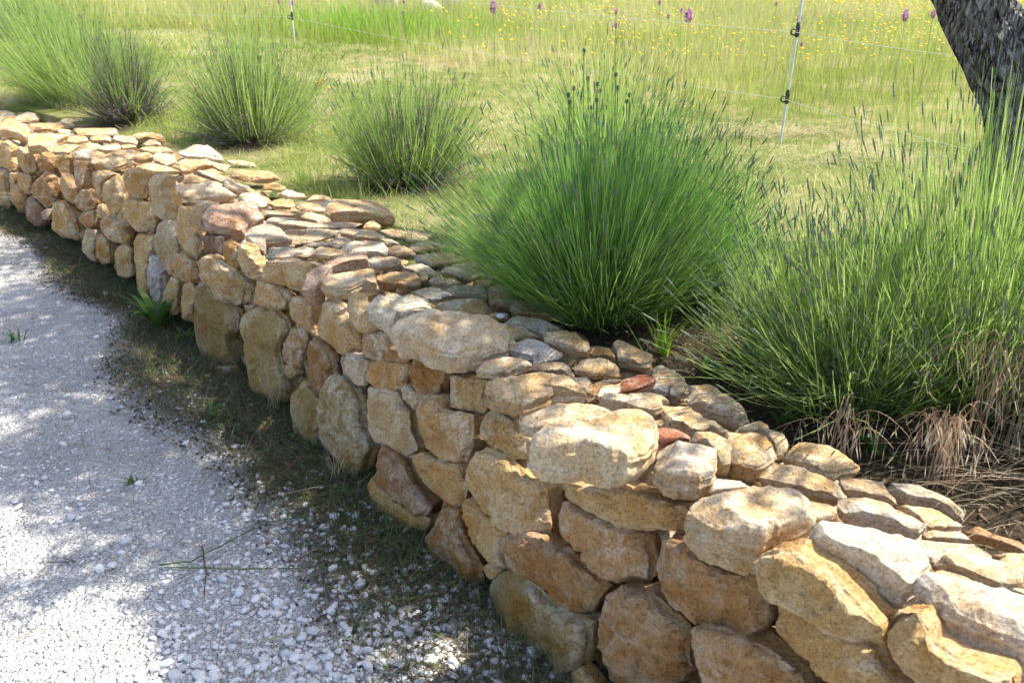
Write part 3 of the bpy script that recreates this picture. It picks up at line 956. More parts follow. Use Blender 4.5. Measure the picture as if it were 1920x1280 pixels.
def stone_object(kind, col, thick, lift, P, idx):
    P = np.array(P)
    cx, cy = P.mean(0)
    if kind == 'F':
        C = at_face(cx, cy)
        s, n = sn(C)
        n0 = Vector((ND[0], ND[1], 0.12)).normalized()
        maxang = math.radians(58)
    else:
        C = at_z(cx, cy, HW)
        n0 = UP.copy()
        maxang = math.radians(60)
    v = (C - CAMV).normalized()
    # lie of the stone: turned a little to the side seen
    n_ = n0.copy()
    k = 0.0
    while n_.angle(-v) > maxang and k < 5:
        k += 0.05
        n_ = (n0 - v * k).normalized()
    dist = (C - CAMV).length
    hpx = np.ptp(P[:, 1]) / 2; wpx = np.ptp(P[:, 0]) / 2
    hm = min(hpx, wpx) * dist / F
    if kind == 'T':
        b = min(0.32 * thick * hpx * dist / F, 0.07)
        b = max(b, 0.012)
        s_, n_b = sn(C)
        edge = np.clip((back_n(s_) + 0.13 - n_b) / 0.13, 0, 1)      # the last row lies on the soil
        C = at_z(cx, cy, HW - float(edge) * (HW - TZ - 0.5 * b))
        C = C - v * ((b * 0.4 + lift) / max(0.25, -v.z))
    else:
        b = min(max(0.42 * thick * hm, 0.025), 0.07)
        C = C + Vector((-ND[0], -ND[1], 0)) * 0.25 * b - v * lift
    # basis
    e1 = UP.cross(n_) if abs(n_.z) < 0.99 else Vector((1, 0, 0))
    if e1.length < 0.05: e1 = Vector((1, 0, 0))
    e1.normalize(); e2 = n_.cross(e1).normalized()
    if kind == 'T':
        e1 = Vector((1, 0, 0)); e1 = (e1 - n_ * e1.dot(n_)).normalized(); e2 = n_.cross(e1)
    # outline on the stone's own plane
    Q = []
    for x, y in P:
        r = ray(x, y)
        t = (C - CAMV).dot(n_) / r.dot(n_)
        d = CAMV + r * t - C
        Q.append((d.dot(e1), d.dot(e2)))
    Q = np.array(Q)
    # the thickness also shows: take it off the foreshortened width
    ga = np.array([v.dot(e1), v.dot(e2)])
    sth = np.linalg.norm(ga); cth = abs(v.dot(n_))
    ga = ga / (sth + 1e-9)
    pr = Q @ ga
    mid = (pr.max() + pr.min()) / 2
    Ah = (pr.max() - pr.min()) / 2
    bs_ = min(b * sth * (0.45 if kind == 'F' else 0.75), 0.45 * Ah * cth)
    A2 = (Ah * cth - bs_) / cth
    Q = Q + np.outer((pr - mid) * (A2 / Ah - 1), ga)
    cen = Q.mean(0)
    Q = (Q - cen) * (1.02 if kind == 'F' else 1.04)
    C = C + e1 * cen[0] + e2 * cen[1]
    area = wpx * hpx
    nt, sub = (150, 4) if area > 2600 else ((96, 3) if area > 700 else ((48, 2) if area > 200 else (30, 1)))
    V, Fc, wear = rock(Q, b, nt, sub, kind, 1000 + idx, rough=1.7 if kind == 'F' else 1.15)
    R = np.array([e1[:], e2[:], n_[:]])
    # drawn out into the wall behind the visible face
    if kind == 'F':
        back = V[:, 2] < 0
        V[back, 2] *= 1.5
    W = V @ R
    me = raw_mesh('stone', W, Fc, wear, True)
    me.set_sharp_from_angle(angle=math.radians(22))
    o = obj('stone', me, M_STONE, wall, C)
    rr = random.Random(idx)
    c = COLORS[col]
    f = rr.uniform(0.86, 1.12)
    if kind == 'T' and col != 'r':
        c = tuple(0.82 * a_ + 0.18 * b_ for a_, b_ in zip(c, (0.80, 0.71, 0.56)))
    hshift = rr.uniform(-0.04, 0.04)
    o.color = (min(1, c[0] * f), c[1] * f * (1 - hshift * 0.4), c[2] * f * (1 - hshift * 2), 1)
    if col in LABELS:
        o['label'] = LABELS[col]
    return o


for i, (kind, col, thick, lift, P) in enumerate(STONES):
    stone_object(kind, col, thick, lift, P, i)
print('stones', len(STONES))

# packed rubble between and under the traced stones, and the wall beyond the frame
fill = []
V3, F3 = ico(3)
V2, F2 = ico(2)


def small_rock(c, size, seed, lvl=2):
    V, Fc = (V3, F3) if lvl == 3 else (V2, F2)
    r = np.random.default_rng(seed)
    P = V * np.array(size)
    for _ in range(7):
        n_ = r.normal(size=3); n_ /= np.linalg.norm(n_)
        d = P @ n_; lim = d.max() * r.uniform(0.7, 0.9)
        P = P - np.maximum(0, d - lim)[:, None] * n_
    a = r.normal(0, 0.18, 2); th = math.atan2(TD[1], TD[0]) + r.normal(0, 0.25)
    Rz = np.array([[math.cos(th), math.sin(th), 0], [-math.sin(th), math.cos(th), 0], [0, 0, 1]])
    Rx = np.array([[1, 0, a[0]], [0, 1, a[1]], [-a[0], -a[1], 1]])
    return P @ Rx @ Rz + np.array(c), Fc, np.full(len(P), r.uniform())


s_lo, s_hi = SMIN - 0.1, SMAX + 0.1
for k in range(1300):
    s = rng.uniform(s_lo, s_hi)
    if rng.random() < 0.5:
        z = rng.uniform(0.02, HW - 0.08); n = face_n(s, z) - rng.uniform(0.10, 0.16)
    else:
        z = HW - rng.uniform(0.07, 0.10); n = rng.uniform(back_n(s) + 0.0, face_n(s, HW) - 0.10)
    sz = (rng.uniform(0.05, 0.12), rng.uniform(0.04, 0.07), rng.uniform(0.02, 0.045))
    fill.append(small_rock(wp(s, n, z), sz, 5000 + k))
V, Fs, T = join(fill)


def tinted_stone(name, stops):
    m, nt, nd, lk, bsdf = new_mat(name)
    at = nd.new('ShaderNodeAttribute'); at.attribute_name = 'tint'
    tc = nd.new('ShaderNodeTexCoord')
    n1 = noise_node(nd, lk, tc.outputs['Object'], 22, 6, 0.65, 0.7)
    n2 = noise_node(nd, lk, tc.outputs['Object'], 150, 4, 0.7)
    c = ramp(nd, lk, at.outputs['Fac'], stops).outputs[0]
    c = mix(nd, lk, 0.85, c, ramp(nd, lk, n1.outputs[0], [(0.35, (0.65, 0.58, 0.5)), (0.65, (1.25, 1.25, 1.25))]).outputs[0], 'MULTIPLY')
    c = mix(nd, lk, 0.8, c, ramp(nd, lk, n2.outputs[0], [(0.3, (0.6, 0.6, 0.6)), (0.6, (1.1, 1.1, 1.1))]).outputs[0], 'MULTIPLY')
    lk.new(c, bsdf.inputs['Base Color'])
    bsdf.inputs['Roughness'].default_value = 0.92
    bsdf.inputs['Specular IOR Level'].default_value = 0.2
    b = nd.new('ShaderNodeBump'); b.inputs['Distance'].default_value = 0.008
    lk.new(n1.outputs[0], b.inputs['Height'])
    b2 = nd.new('ShaderNodeBump'); b2.inputs['Distance'].default_value = 0.003
    lk.new(n2.outputs[0], b2.inputs['Height']); lk.new(b.outputs[0], b2.inputs['Normal'])
    lk.new(b2.outputs[0], bsdf.inputs['Normal'])
    return m


M_RUBBLE = tinted_stone('rubble', [(0, (0.34, 0.23, 0.12)), (0.5, (0.45, 0.31, 0.16)), (1, (0.50, 0.42, 0.31))])
o = obj('rubble_fill', raw_mesh('rubble_fill', V, Fs, T, False), M_RUBBLE, wall)
tag(o, kind='stuff')

# the wall goes on past both edges of the picture
ext = []
kk = 0
S_END = sn(at_face(1960, 1300))[0]
for s0, s1 in ((SMIN - 2.2, S_END - 0.12), (SMAX - 0.1, SMAX + 3.5)):
    for z0, hh in ((0.08, 0.085), (0.22, 0.075), (0.35, 0.07), (0.47, 0.06)):
        s = s0
        while s < s1:
            L = rng.uniform(0.12, 0.24)
            ext.append(small_rock(wp(s + L, face_n(s, z0) - 0.05, z0 + rng.uniform(-.02, .02)), (L * 1.05, 0.09, hh * rng.uniform(0.9, 1.15)), 9000 + kk, 3)); kk += 1
            s += 2 * L * 0.95
    for m in range(int((s1 - s0) * 28)):
        s = rng.uniform(s0, s1); n = rng.uniform(back_n(s) + 0.02, face_n(s, HW) - 0.03)
        L = rng.uniform(0.06, 0.13)
        ext.append(small_rock(wp(s, n, HW + rng.uniform(-0.03, 0.0)), (L, L * rng.uniform(.5, .9), rng.uniform(.018, .035)), 9500 + kk, 3)); kk += 1
V, Fs, T = join(ext)
o = obj('stone_courses', raw_mesh('stone_courses', V, Fs, T, True), tinted_stone('limestone_courses', [(0, (0.45, 0.29, 0.13)), (0.5, (0.56, 0.41, 0.22)), (1, (0.66, 0.55, 0.40))]), wall)
tag(o, kind='stuff')

# earth core
ss = np.linspace(SMIN - 2.2, SMAX + 3.4, 60)
Vc = []
for s in ss:
    for z, n in ((-0.05, face_n(s, 0) - 0.12), (HW - 0.12, face_n(s, HW) - 0.16), (HW - 0.09, (face_n(s, HW) + back_n(s)) / 2), (TZ - 0.05, back_n(s) + 0.05), (-0.05, back_n(s) + 0.05)):
        Vc.append(wp(s, n, z)[:])
fc = []
for q in range(len(ss) - 1):
    for w in range(4):
        fc.append((q * 5 + w, q * 5 + w + 1, (q + 1) * 5 + w + 1, (q + 1) * 5 + w))
obj('earth_core', raw_mesh('earth_core', Vc, np.array(fc), None, True), plain_material('dark_earth', (0.06, 0.045, 0.03), 1.0, 0, 0.3, 60), wall)

# ------------------------------------------------------------------ gravel
def scatter(n, x0, x1, y0, y1, dens):
    """n random points in front of the wall; keep with probability dens(X, Y, distance from foot)"""
    X = rng.uniform(x0, x1, n); Y = rng.uniform(y0, y1, n)
    s, d = in_front(X, Y)
    keep = (rng.random(n) < dens(X, Y, d)) & (d > -0.03)
    return X[keep], Y[keep], d[keep]


V1, F1 = ico(1)


def pebbles(X, Y, r, zoff=0.25, flat=(0.5, 0.9)):
    n = len(X)
    a = rng.uniform(0, 2 * math.pi, n)
    sc = np.stack([r * rng.uniform(0.8, 1.35, n), r * rng.uniform(0.65, 1.0, n), r * rng.uniform(*flat, n)], 1)
    P = V1[None] * rng.uniform(0.72, 1.18, (n, len(V1), 1)) * sc[:, None]
    c, s = np.cos(a)[:, None], np.sin(a)[:, None]
    Q = np.stack([P[..., 0] * c - P[..., 1] * s, P[..., 0] * s + P[..., 1] * c, P[..., 2]], 2)
    Q += np.stack([X, Y, gravel_z(X, Y) + r * zoff], 1)[:, None]
    Fc = (F1[None] + (np.arange(n) * len(V1))[:, None, None]).reshape(-1, 3)
    return Q.reshape(-1, 3), Fc, np.repeat(rng.random(n), len(V1))


def pebble_material():
    m, nt, nd, lk, bsdf = new_mat('limestone_gravel')
    at = nd.new('ShaderNodeAttribute'); at.attribute_name = 'tint'
    c = ramp(nd, lk, at.outputs['Fac'], [(0.0, (0.40, 0.37, 0.35)), (0.12, (0.56, 0.555, 0.545)), (0.5, (0.655, 0.65, 0.645)), (0.95, (0.76, 0.755, 0.75)), (1.0, (0.58, 0.48, 0.38))]).outputs[0]
    tc = nd.new('ShaderNodeTexCoord')
    n = noise_node(nd, lk, tc.outputs['Object'], 220, 3)
    c = mix(nd, lk, 0.6, c, ramp(nd, lk, n.outputs[0], [(0.3, (0.7, 0.68, 0.66)), (0.6, (1.08, 1.08, 1.08))]).outputs[0], 'MULTIPLY')
    lk.new(c, bsdf.inputs['Base Color'])
    bsdf.inputs['Roughness'].default_value = 0.9
    return m


M_PEB = pebble_material()
# visible yard: x -4.4..0.6, y 1.2..7
def dn(X, Y, d):
    dist = np.hypot(X, Y)
    vis = (np.abs(X) < 0.75 * Y + 0.6)
    return np.clip((1.9 / np.maximum(dist, 0.5)) ** 2, 0, 1) * vis * (1 - 0.93 * verge_density(X, Y, d))


X, Y, d = scatter(120000, -4.4, 0.9, 1.1, 7.2, dn)
fine = pebbles(X, Y, np.clip(rng.lognormal(math.log(0.0042), 0.40, len(X)), 0.002, 0.012), 0.1)
# loose larger chips lie together near the right and in drifts
X, Y, d = scatter(110000, -3.6, 0.9, 1.1, 5.0, lambda X, Y, d: dn(X, Y, d) * np.clip(1.25 - np.abs(X + 0.30) * 1.5, 0.04, 1) * (0.25 + 0.75 * patch(X, Y, 5, 11)))
mid = pebbles(X, Y, np.clip(rng.lognormal(math.log(0.0085), 0.35, len(X)), 0.005, 0.02), 0.35)
X, Y, d = scatter(900, -3.2, 0.9, 1.1, 5.0, lambda X, Y, d: dn(X, Y, d) * 0.7)
big = pebbles(X, Y, np.clip(rng.lognormal(math.log(0.013), 0.3, len(X)), 0.010, 0.028), 0.4, (0.45, 0.8))
V, Fs, T = join([fine, mid, big])
g = obj('gravel', raw_mesh('gravel', V, Fs, T, False), M_PEB)
tag(g, 'loose white limestone chips scattered over the yard', 'gravel', kind='stuff')

# ------------------------------------------------------------------ vegetation materials
M_STEM = leaf_material('lavender_stem', (0.10, 0.23, 0.045), (0.20, 0.38, 0.08), (0.36, 0.50, 0.13), 0.5)
M_STEM2 = leaf_material('lavender_stem_pale', (0.17, 0.30, 0.06), (0.31, 0.46, 0.10), (0.48, 0.56, 0.20), 0.58)
M_SPIKE = leaf_material('lavender_bud', (0.10, 0.16, 0.075), (0.15, 0.21, 0.115), (0.20, 0.23, 0.17), 0.2, 0.9)
M_LAVLEAF = leaf_material('lavender_leaf', (0.07, 0.12, 0.05), (0.14, 0.20, 0.09), (0.22, 0.26, 0.15), 0.3, 0.7)
M_DEAD = leaf_material('withered_lavender', (0.10, 0.075, 0.065), (0.23, 0.19, 0.19), (0.40, 0.36, 0.38), 0.1, 0.9)
M_WOOD = leaf_material('woody_twig', (0.05, 0.035, 0.022), (0.10, 0.07, 0.045), (0.16, 0.12, 0.08), 0.0, 0.9)
M_GRASS = leaf_material('verge_grass', (0.05, 0.075, 0.025), (0.085, 0.115, 0.04), (0.16, 0.18, 0.07), 0.3)
M_DRY = leaf_material('dry_grass', (0.12, 0.075, 0.04), (0.24, 0.165, 0.09), (0.44, 0.34, 0.20), 0.3, 0.7)
M_STRAW = leaf_material('straw', (0.42, 0.33, 0.18), (0.58, 0.48, 0.28), (0.66, 0.58, 0.38), 0.3, 0.6)
M_MEADOW = leaf_material('meadow_grass', (0.22, 0.32, 0.05), (0.42, 0.46, 0.11), (0.62, 0.56, 0.28), 0.55)
M_LUSH = leaf_material('lush_grass', (0.13, 0.30, 0.02), (0.24, 0.45, 0.04), (0.38, 0.55, 0.08), 0.55)
M_MOWN = leaf_material('mown_grass', (0.14, 0.24, 0.04), (0.31, 0.39, 0.09), (0.62, 0.55, 0.31), 0.5)
M_BROME = leaf_material('brome', (0.46, 0.28, 0.18), (0.70, 0.54, 0.36), (0.86, 0.76, 0.56), 0.4, 0.6)
M_WEED = leaf_material('weed_leaf', (0.05, 0.11, 0.02), (0.08, 0.17, 0.03), (0.14, 0.26, 0.05), 0.35, 0.45)


def gz(x, y):
    return float(garden_z(x, y))


# ------------------------------------------------------------------ lavender
def lavender(name_px, rx, ry, hh, n, label, mat=None, spikes=0.5, lean=(0, 0), r0=0.28, leaves=3500, dead=0, dead_dir=(0, 0), w=0.0026, lo=0.25, spike_len=0.035):
    cx, cy = name_px
    cz = gz(cx, cy)
    root = empty('lavender_bush', (cx, cy, cz))
    tag(root, label, 'lavender', 'lavender bushes behind the wall')
    base = np.array([cx, cy, cz])
    # tips on a dome, thinned towards its rim
    a = rng.uniform(0, 2 * math.pi, n)
    el = np.arcsin(rng.uniform(lo, 1, n) ** 0.85)
    # clumps: stems gather in tussocks, so the outline is uneven
    nc = 16
    ca = rng.uniform(0, 2 * math.pi, nc); ce = rng.uniform(0.2, 1.5, nc); cg = rng.normal(1.0, 0.13, nc)
    cd = np.stack([np.cos(ca) * np.cos(ce), np.sin(ca) * np.cos(ce), np.sin(ce)], 1)
    sd = np.stack([np.cos(a) * np.cos(el), np.sin(a) * np.cos(el), np.sin(el)], 1)
    own = np.argmax(sd @ cd.T + rng.normal(0, 0.07, (n, nc)), 1)
    gain = cg[own]
    el = np.clip(el + rng.normal(0, 0.06, nc)[own] + rng.normal(0, 0.05, n), 0.12, 1.57)
    a = a + rng.normal(0, 0.10, nc)[own] + rng.normal(0, 0.06, n)
    q = rng.uniform(0.45, 1.0, n) ** 0.62 * gain
    tip = np.stack([np.cos(a) * np.cos(el) * rx, np.sin(a) * np.cos(el) * ry, np.sin(el) * hh], 1) * q[:, None]
    tip += rng.normal(0, 0.025, (n, 3))
    tip[:, 0] += lean[0] * tip[:, 2]; tip[:, 1] += lean[1] * tip[:, 2]
    tip[:, 2] = np.maximum(tip[:, 2], 0.08)
    b = tip * np.array([r0, r0, 0.0]) + rng.normal(0, 0.03, (n, 3)) * np.array([1, 1, 0])
    b[:, 2] = rng.uniform(0.0, 0.10, n)
    ctrl = (b * 0.45 + tip * 0.55) + np.stack([np.cos(a), np.sin(a), np.zeros(n)], 1) * rng.normal(0.012, 0.02, n)[:, None]
    ctrl[:, 2] += rng.normal(0.0, 0.015, n)
    m = 6
    t = np.linspace(0, 1, m)[None, :, None]
    Pc = (1 - t) ** 2 * b[:, None] + 2 * t * (1 - t) * ctrl[:, None] + t ** 2 * tip[:, None] + base
    V, Fc, T = ribbons(b + base, tip + base, ctrl + base, w * rng.uniform(0.8, 1.25, n), 6, 0.55, rng.random(n))
    parts = [(V, Fc, T)]
    # narrow leaves along the lower half of the stems
    nl = int(n * 2.2)
    k = rng.integers(0, n, nl)
    u = rng.uniform(0.05, 0.62, nl)[:, None]
    p = (1 - u) ** 2 * b[k] + 2 * u * (1 - u) * ctrl[k] + u ** 2 * tip[k]
    dr = tip[k] - b[k]; dr /= np.linalg.norm(dr, axis=1, keepdims=True)
    dv = dr * 0.7 + rng.normal(0, 0.45, (nl, 3)); dv /= np.linalg.norm(dv, axis=1, keepdims=True)
    L = rng.uniform(0.025, 0.055, nl)[:, None]
    V, Fc, T = ribbons(p + base, p + dv * L + base, p + dv * L * 0.5 + dr * 0.004 + base, rng.uniform(0.0022, 0.0042, nl), 2, 0.2, rng.random(nl))
    parts.append((V, Fc, T))
    V, Fs, T = join(parts)
    o = obj('stems', raw_mesh('stems', V, Fs, T, False), mat or M_STEM, root, (0, 0, 0)); tag(o, kind='stuff')
    # buds at the tips
    if spikes:
        ks = np.where(rng.random(n) < spikes)[0]
        dv = tip[ks] - ctrl[ks]; dv /= np.linalg.norm(dv, axis=1, keepdims=True)
        Ls = rng.uniform(0.7, 1.3, len(ks))[:, None] * spike_len
        tt = np.array([-0.25, 0.0, 0.08, 0.22, 0.34, 0.48, 0.62, 0.78, 1.0])
        prof = np.array([0.30, 0.5, 1.25, 0.8, 1.3, 0.8, 1.15, 0.7, 0.15]) * 0.0021
        P_ = tip[ks][:, None] + dv[:, None] * (tt[None, :, None] * Ls[:, None]) + base
        V, Fc, T = tubes(P_, prof[None] * rng.uniform(0.8, 1.25, (len(ks), 1)), 4, rng.random(len(ks)))
        o = obj('flower_buds', raw_mesh('flower_buds', V, Fc, T, False), M_SPIKE, root, (0, 0, 0)); tag(o, kind='stuff')
    # dense grey leaves round the woody foot
    nl = leaves
    a = rng.uniform(0, 2 * math.pi, nl); rr = np.sqrt(rng.random(nl)); hz = rng.random(nl) ** 1.3
    p = np.stack([np.cos(a) * rr * rx * (0.30 + 0.35 * hz), np.sin(a) * rr * ry * (0.30 + 0.35 * hz), 0.03 + hz * hh * 0.42], 1)
    dv = np.stack([np.cos(a) * 0.6, np.sin(a) * 0.6, np.ones(nl) * 0.7], 1) + rng.normal(0, 0.45, (nl, 3))
    dv /= np.linalg.norm(dv, axis=1, keepdims=True)
    L = rng.uniform(0.025, 0.06, nl)[:, None]
    V, Fc, T = ribbons(p + base, p + dv * L + base, p + dv * L * 0.5 + base, rng.uniform(0.0025, 0.005, nl), 2, 0.25, rng.random(nl))
    o = obj('foliage', raw_mesh('foliage', V, Fc, T, False), M_LAVLEAF, root, (0, 0, 0)); tag(o, kind='stuff')
    # woody branches
    nb = 60
    a = rng.uniform(0, 2 * math.pi, nb); rr = rng.uniform(0.1, 0.5, nb)
    e_ = np.stack([np.cos(a) * rr * rx, np.sin(a) * rr * ry, rng.uniform(0.1, 0.38, nb) * hh], 1)
    t = np.linspace(0, 1, 5)[None, :, None]
    Pb = e_[:, None] * t * np.array([1, 1, 1.0]) + rng.normal(0, 0.012, (nb, 5, 3)) + base - np.array([0, 0, 0.02])
    V, Fc, T = tubes(Pb, np.linspace(1.2, 0.35, 5)[None] * rng.uniform(0.004, 0.008, nb)[:, None], 4, rng.random(nb))
    o = obj('woody_base', raw_mesh('woody_base', V, Fc, T, True), M_WOOD, root, (0, 0, 0)); tag(o, kind='stuff')
    if dead:
        # withered crown: sprays of dry twigs with curled leaves
        a = rng.uniform(0, 2 * math.pi, dead); rr = np.sqrt(rng.random(dead)); el = rng.uniform(0.1, 1.45, dead)
        tipd = np.stack([np.cos(a) * np.cos(el) * rx * 0.74, np.sin(a) * np.cos(el) * ry * 0.74, np.sin(el) * hh * 0.72], 1) * rng.uniform(0.6, 1.0, (dead, 1))
        tipd *= (1 + 0.28 * np.sin(a * 4 + 1) * np.cos(el * 3))[:, None]
        tipd += np.array([dead_dir[0], dead_dir[1], 0.0])
        bd = tipd * np.array([0.5, 0.5, 0.25])
        t = np.linspace(0, 1, 4)[None, :, None]
        Pd = bd[:, None] * (1 - t) + tipd[:, None] * t + rng.normal(0, 0.008, (dead, 4, 3)) + base
        parts = [tubes(Pd, np.linspace(0.0022, 0.0009, 4)[None] * np.ones((dead, 1)), 3, rng.random(dead) * 0.5)]
        nl = dead * 7
        k = rng.integers(0, dead, nl); u = rng.uniform(0.35, 1.0, nl)[:, None]
        p = bd[k] * (1 - u) + tipd[k] * u
        dv = rng.normal(0, 0.5, (nl, 3)); dv[:, 2] += 0.7; dv /= np.linalg.norm(dv, axis=1, keepdims=True)
        L = rng.uniform(0.008, 0.022, nl)[:, None]
        parts.append(ribbons(p + base, p + dv * L + base, p + dv * L * 0.5 + base, rng.uniform(0.003, 0.006, nl), 1, 0.4, rng.random(nl)))
        V, Fs, T = join(parts)
        o = obj('withered_sprays', raw_mesh('withered_sprays', V, Fs, T, False), M_DEAD, root, (0, 0, 0)); tag(o, kind='stuff')
    return root


def gp(x, y):
    p = at_z(x, y, TZ)
    return (p.x, p.y)


lavender(gp(1125, 585), 0.66, 0.58, 0.82, 5600, 'largest lavender bush, dense dark green, leaning over the middle of the wall', lean=(-0.05, 0.0), leaves=8000, spikes=0.16)
lavender(gp(1320, 560), 0.34, 0.40, 0.58, 1200, 'green lavender bush close behind the right side of the largest one', lean=(-0.03, 0), leaves=2500, spikes=0.3)
lavender(gp(1130, 330), 0.74, 0.60, 0.80, 1500, 'pale green lavender bush with round allium heads behind the largest one', mat=M_STEM2, leaves=2500, spikes=0.3, w=0.003)
lavender(gp(1615, 745), 0.54, 0.46, 0.66, 2100, 'lavender bush with grey budding spikes standing just behind the drooping brome grass', mat=M_STEM2, lean=(-0.08, 0.05), leaves=5500, spikes=0.38, r0=0.36, spike_len=0.036)
lavender(gp(1480, 690), 0.34, 0.34, 0.46, 900, 'low small lavender clump filling the gap left of the right lavender bushes', mat=M_STEM2, leaves=2500, spikes=0.4, r0=0.36)
lavender(gp(1830, 745), 0.58, 0.55, 0.86, 2500, 'tall lavender bush with many budding spikes in front of the tree trunk', mat=M_STEM2, lean=(-0.05, 0), leaves=6500, spikes=0.36, r0=0.40, spike_len=0.036)
lavender(gp(2060, 815), 0.48, 0.50, 0.70, 1700, 'lavender bush at the right edge with reddish brome stalks in it', mat=M_STEM2, leaves=4500, spikes=0.5, r0=0.40)
lavender(gp(765, 338), 0.64, 0.50, 0.76, 1500, 'lavender bush with grey withered top between the small flowering weed and the largest bush', mat=M_STEM2, leaves=1300, spikes=0.2, dead=560, dead_dir=(0.03, -0.05), lo=0.3, r0=0.5, w=0.003)
lavender(gp(475, 262), 0.76, 0.58, 0.98, 1700, 'round lavender bush with brown woody foot above the lit end of the wall', mat=M_STEM2, leaves=1300, spikes=0.2, dead=420, dead_dir=(0.0, -0.14), lo=0.3, r0=0.5, w=0.003)
lavender(gp(165, 215), 1.05, 0.75, 0.98, 2300, 'lavender bush with a large withered purple grey patch on its right', mat=M_STEM2, lean=(-0.12, 0), leaves=1200, spikes=0.2, dead=260, r0=0.45, w=0.003)
lavender(gp(245, 240), 0.62, 0.46, 0.84, 700, 'half dead lavender bush, mostly purple grey dry twigs', mat=M_STEM2, leaves=500, spikes=0.1, dead=900, lo=0.3)
lavender(gp(60, 122), 1.0, 0.9, 0.85, 1700, 'farthest lavender bush with a dark hollow foot in the upper left corner', mat=M_STEM2, leaves=1800, spikes=0.15, dead=500, dead_dir=(0, -.3), w=0.0038, lo=0.3, r0=0.5)
lavender(gp(-190, 160), 0.9, 0.8, 0.75, 900, 'lavender bush at the left edge behind the far end of the wall', mat=M_STEM2, leaves=1000, spikes=0.15, w=0.0034)

# ------------------------------------------------------------------ round allium heads
def allium(x, y, dist, r, label):
    p = at_dist(x, y, dist)
    z0 = gz(p.x, p.y)
    root = empty('allium', (p.x, p.y, z0))
    tag(root, label, 'allium', 'round allium heads above the lavender')
    h = p.z - z0
    Pc = np.array([[[0, 0, 0], [0.01, 0, h * 0.4], [0.004, 0, h * 0.8], [0, 0, h]]]) + np.array([p.x, p.y, z0])
    V, Fc, T = tubes(Pc, np.array([[0.0016] * 4]), 4, np.array([0.6]))
    obj('stem', raw_mesh('stem', V, Fc, T, True), M_STEM, root, (0, 0, 0))
    n = 150
    d = rng.normal(size=(n, 3)); d /= np.linalg.norm(d, axis=1, keepdims=True)
    c = np.array([p.x, p.y, p.z])
    V, Fc, T = ribbons(c + d * r * 0.3, c + d * r, c + d * r * 0.7, np.full(n, r * 0.22), 1, 0.9, rng.random(n))
    obj('flower_head', raw_mesh('flower_head', V, Fc, T, False), M_SPIKE, root, (0, 0, 0))


for x, y, lab in [(1095, 95, 'highest of the round allium heads, alone above the others'), (1103, 147, 'round allium head directly under the highest one'),
                  (1120, 158, 'upper one of the close pair of allium heads in the middle'), (1125, 171, 'lower one of the close pair of allium heads in the middle'),
                  (1158, 165, 'allium head right of the close pair, third from the right'), (1180, 178, 'rightmost of all the allium heads'), (1175, 190, 'allium head just under the rightmost one'),
                  (1155, 140, 'second highest allium head, on the right'), (1118, 188, 'allium head below the close pair'), (1108, 202, 'lowest allium head, small and pale'),
                  (1076, 166, 'upper one of the three allium heads on the left'), (1066, 178, 'middle one of the three allium heads on the left'), (1068, 192, 'lower one of the three allium heads on the left')]:
    allium(x, y, 3.1 + rng.uniform(-.15, .2), 0.0085, lab)


# ------------------------------------------------------------------ grass of the meadow
def meadow_tufts(n, d0, d1, hlo, hhi, w, mat, name, label, cat, power=1.0, mask=None, lay=0.25, x_margin=1.15, segs=3):
    u = rng.random(n)
    d = d0 + (d1 - d0) * u ** power
    ax = rng.uniform(-x_margin, x_margin, n) * 960 / F
    X = ax * d; Y = d.copy()
    q = np.stack([X, Y], -1) - P0
    s = q @ TD; nn = q @ ND
    keep = nn < back_n(s) - 0.04
    if mask is not None:
        keep &= rng.random(n) < mask(X, Y, d)
    X, Y, d = X[keep], Y[keep], d[keep]
    n = len(X)
    B = np.stack([X, Y, garden_z(X, Y) - 0.01], 1)
    hgt = rng.uniform(hlo, hhi, n) * (0.75 + 0.5 * patch(X, Y, 1.3, 21))
    ang = rng.uniform(0, 2 * math.pi, n)
    le = np.abs(rng.normal(0, lay, n)) * hgt
    T_ = B + np.stack([np.cos(ang) * le, np.sin(ang) * le, hgt], 1)
    C_ = B + (T_ - B) * np.array([0.3, 0.3, 0.62])
    if name in ('meadow_grass', 'lush_grass'):
        hgt = hgt * np.clip(fl(X, Y) * 0.5 + 0.35, 0.3, 1)
    wv = np.asarray(w) * rng.uniform(0.7, 1.3, n) * np.clip(d / 4.0, 1, 6)
    tint = np.clip(0.15 + 0.7 * patch(X, Y, 1.1, 22) + rng.normal(0, 0.22, n), 0, 1)
    V, Fc, T = ribbons(B, T_, C_, wv, segs, 0.12, tint)
    o = obj(name, raw_mesh(name, V, Fc, T, False), mat)
    tag(o, label, cat, kind='stuff')
    return o


def soilmask(X, Y):
    return grass_amount(X, Y)


fl = lambda X, Y: Y - (6.5 + 1.02 * (2.0 - X))        # beyond the wire fence when positive
# strip between the wall and the fence: short, mown, with pale clippings
meadow_tufts(210000, 1.9, 16.0, 0.02, 0.075, 0.0034, M_MOWN, 'mown_grass', 'short mown grass with pale clippings between the bushes', 'grass', 1.0,
             lambda X, Y, d: soilmask(X, Y) * np.clip(0.6 - fl(X, Y), 0, 1), lay=1.4, segs=2)
meadow_tufts(34000, 3.0, 12.0, 0.06, 0.20, 0.0030, M_MEADOW, 'rough_grass', 'longer rough grass growing in tufts between the left bushes', 'grass', 1.0,
             lambda X, Y, d: soilmask(X, Y) * (patch(X, Y, 3.5, 55) > 0.55) * np.clip(-fl(X, Y), 0, 1) * np.clip((1.2 - X), 0.08, 1), lay=0.6)
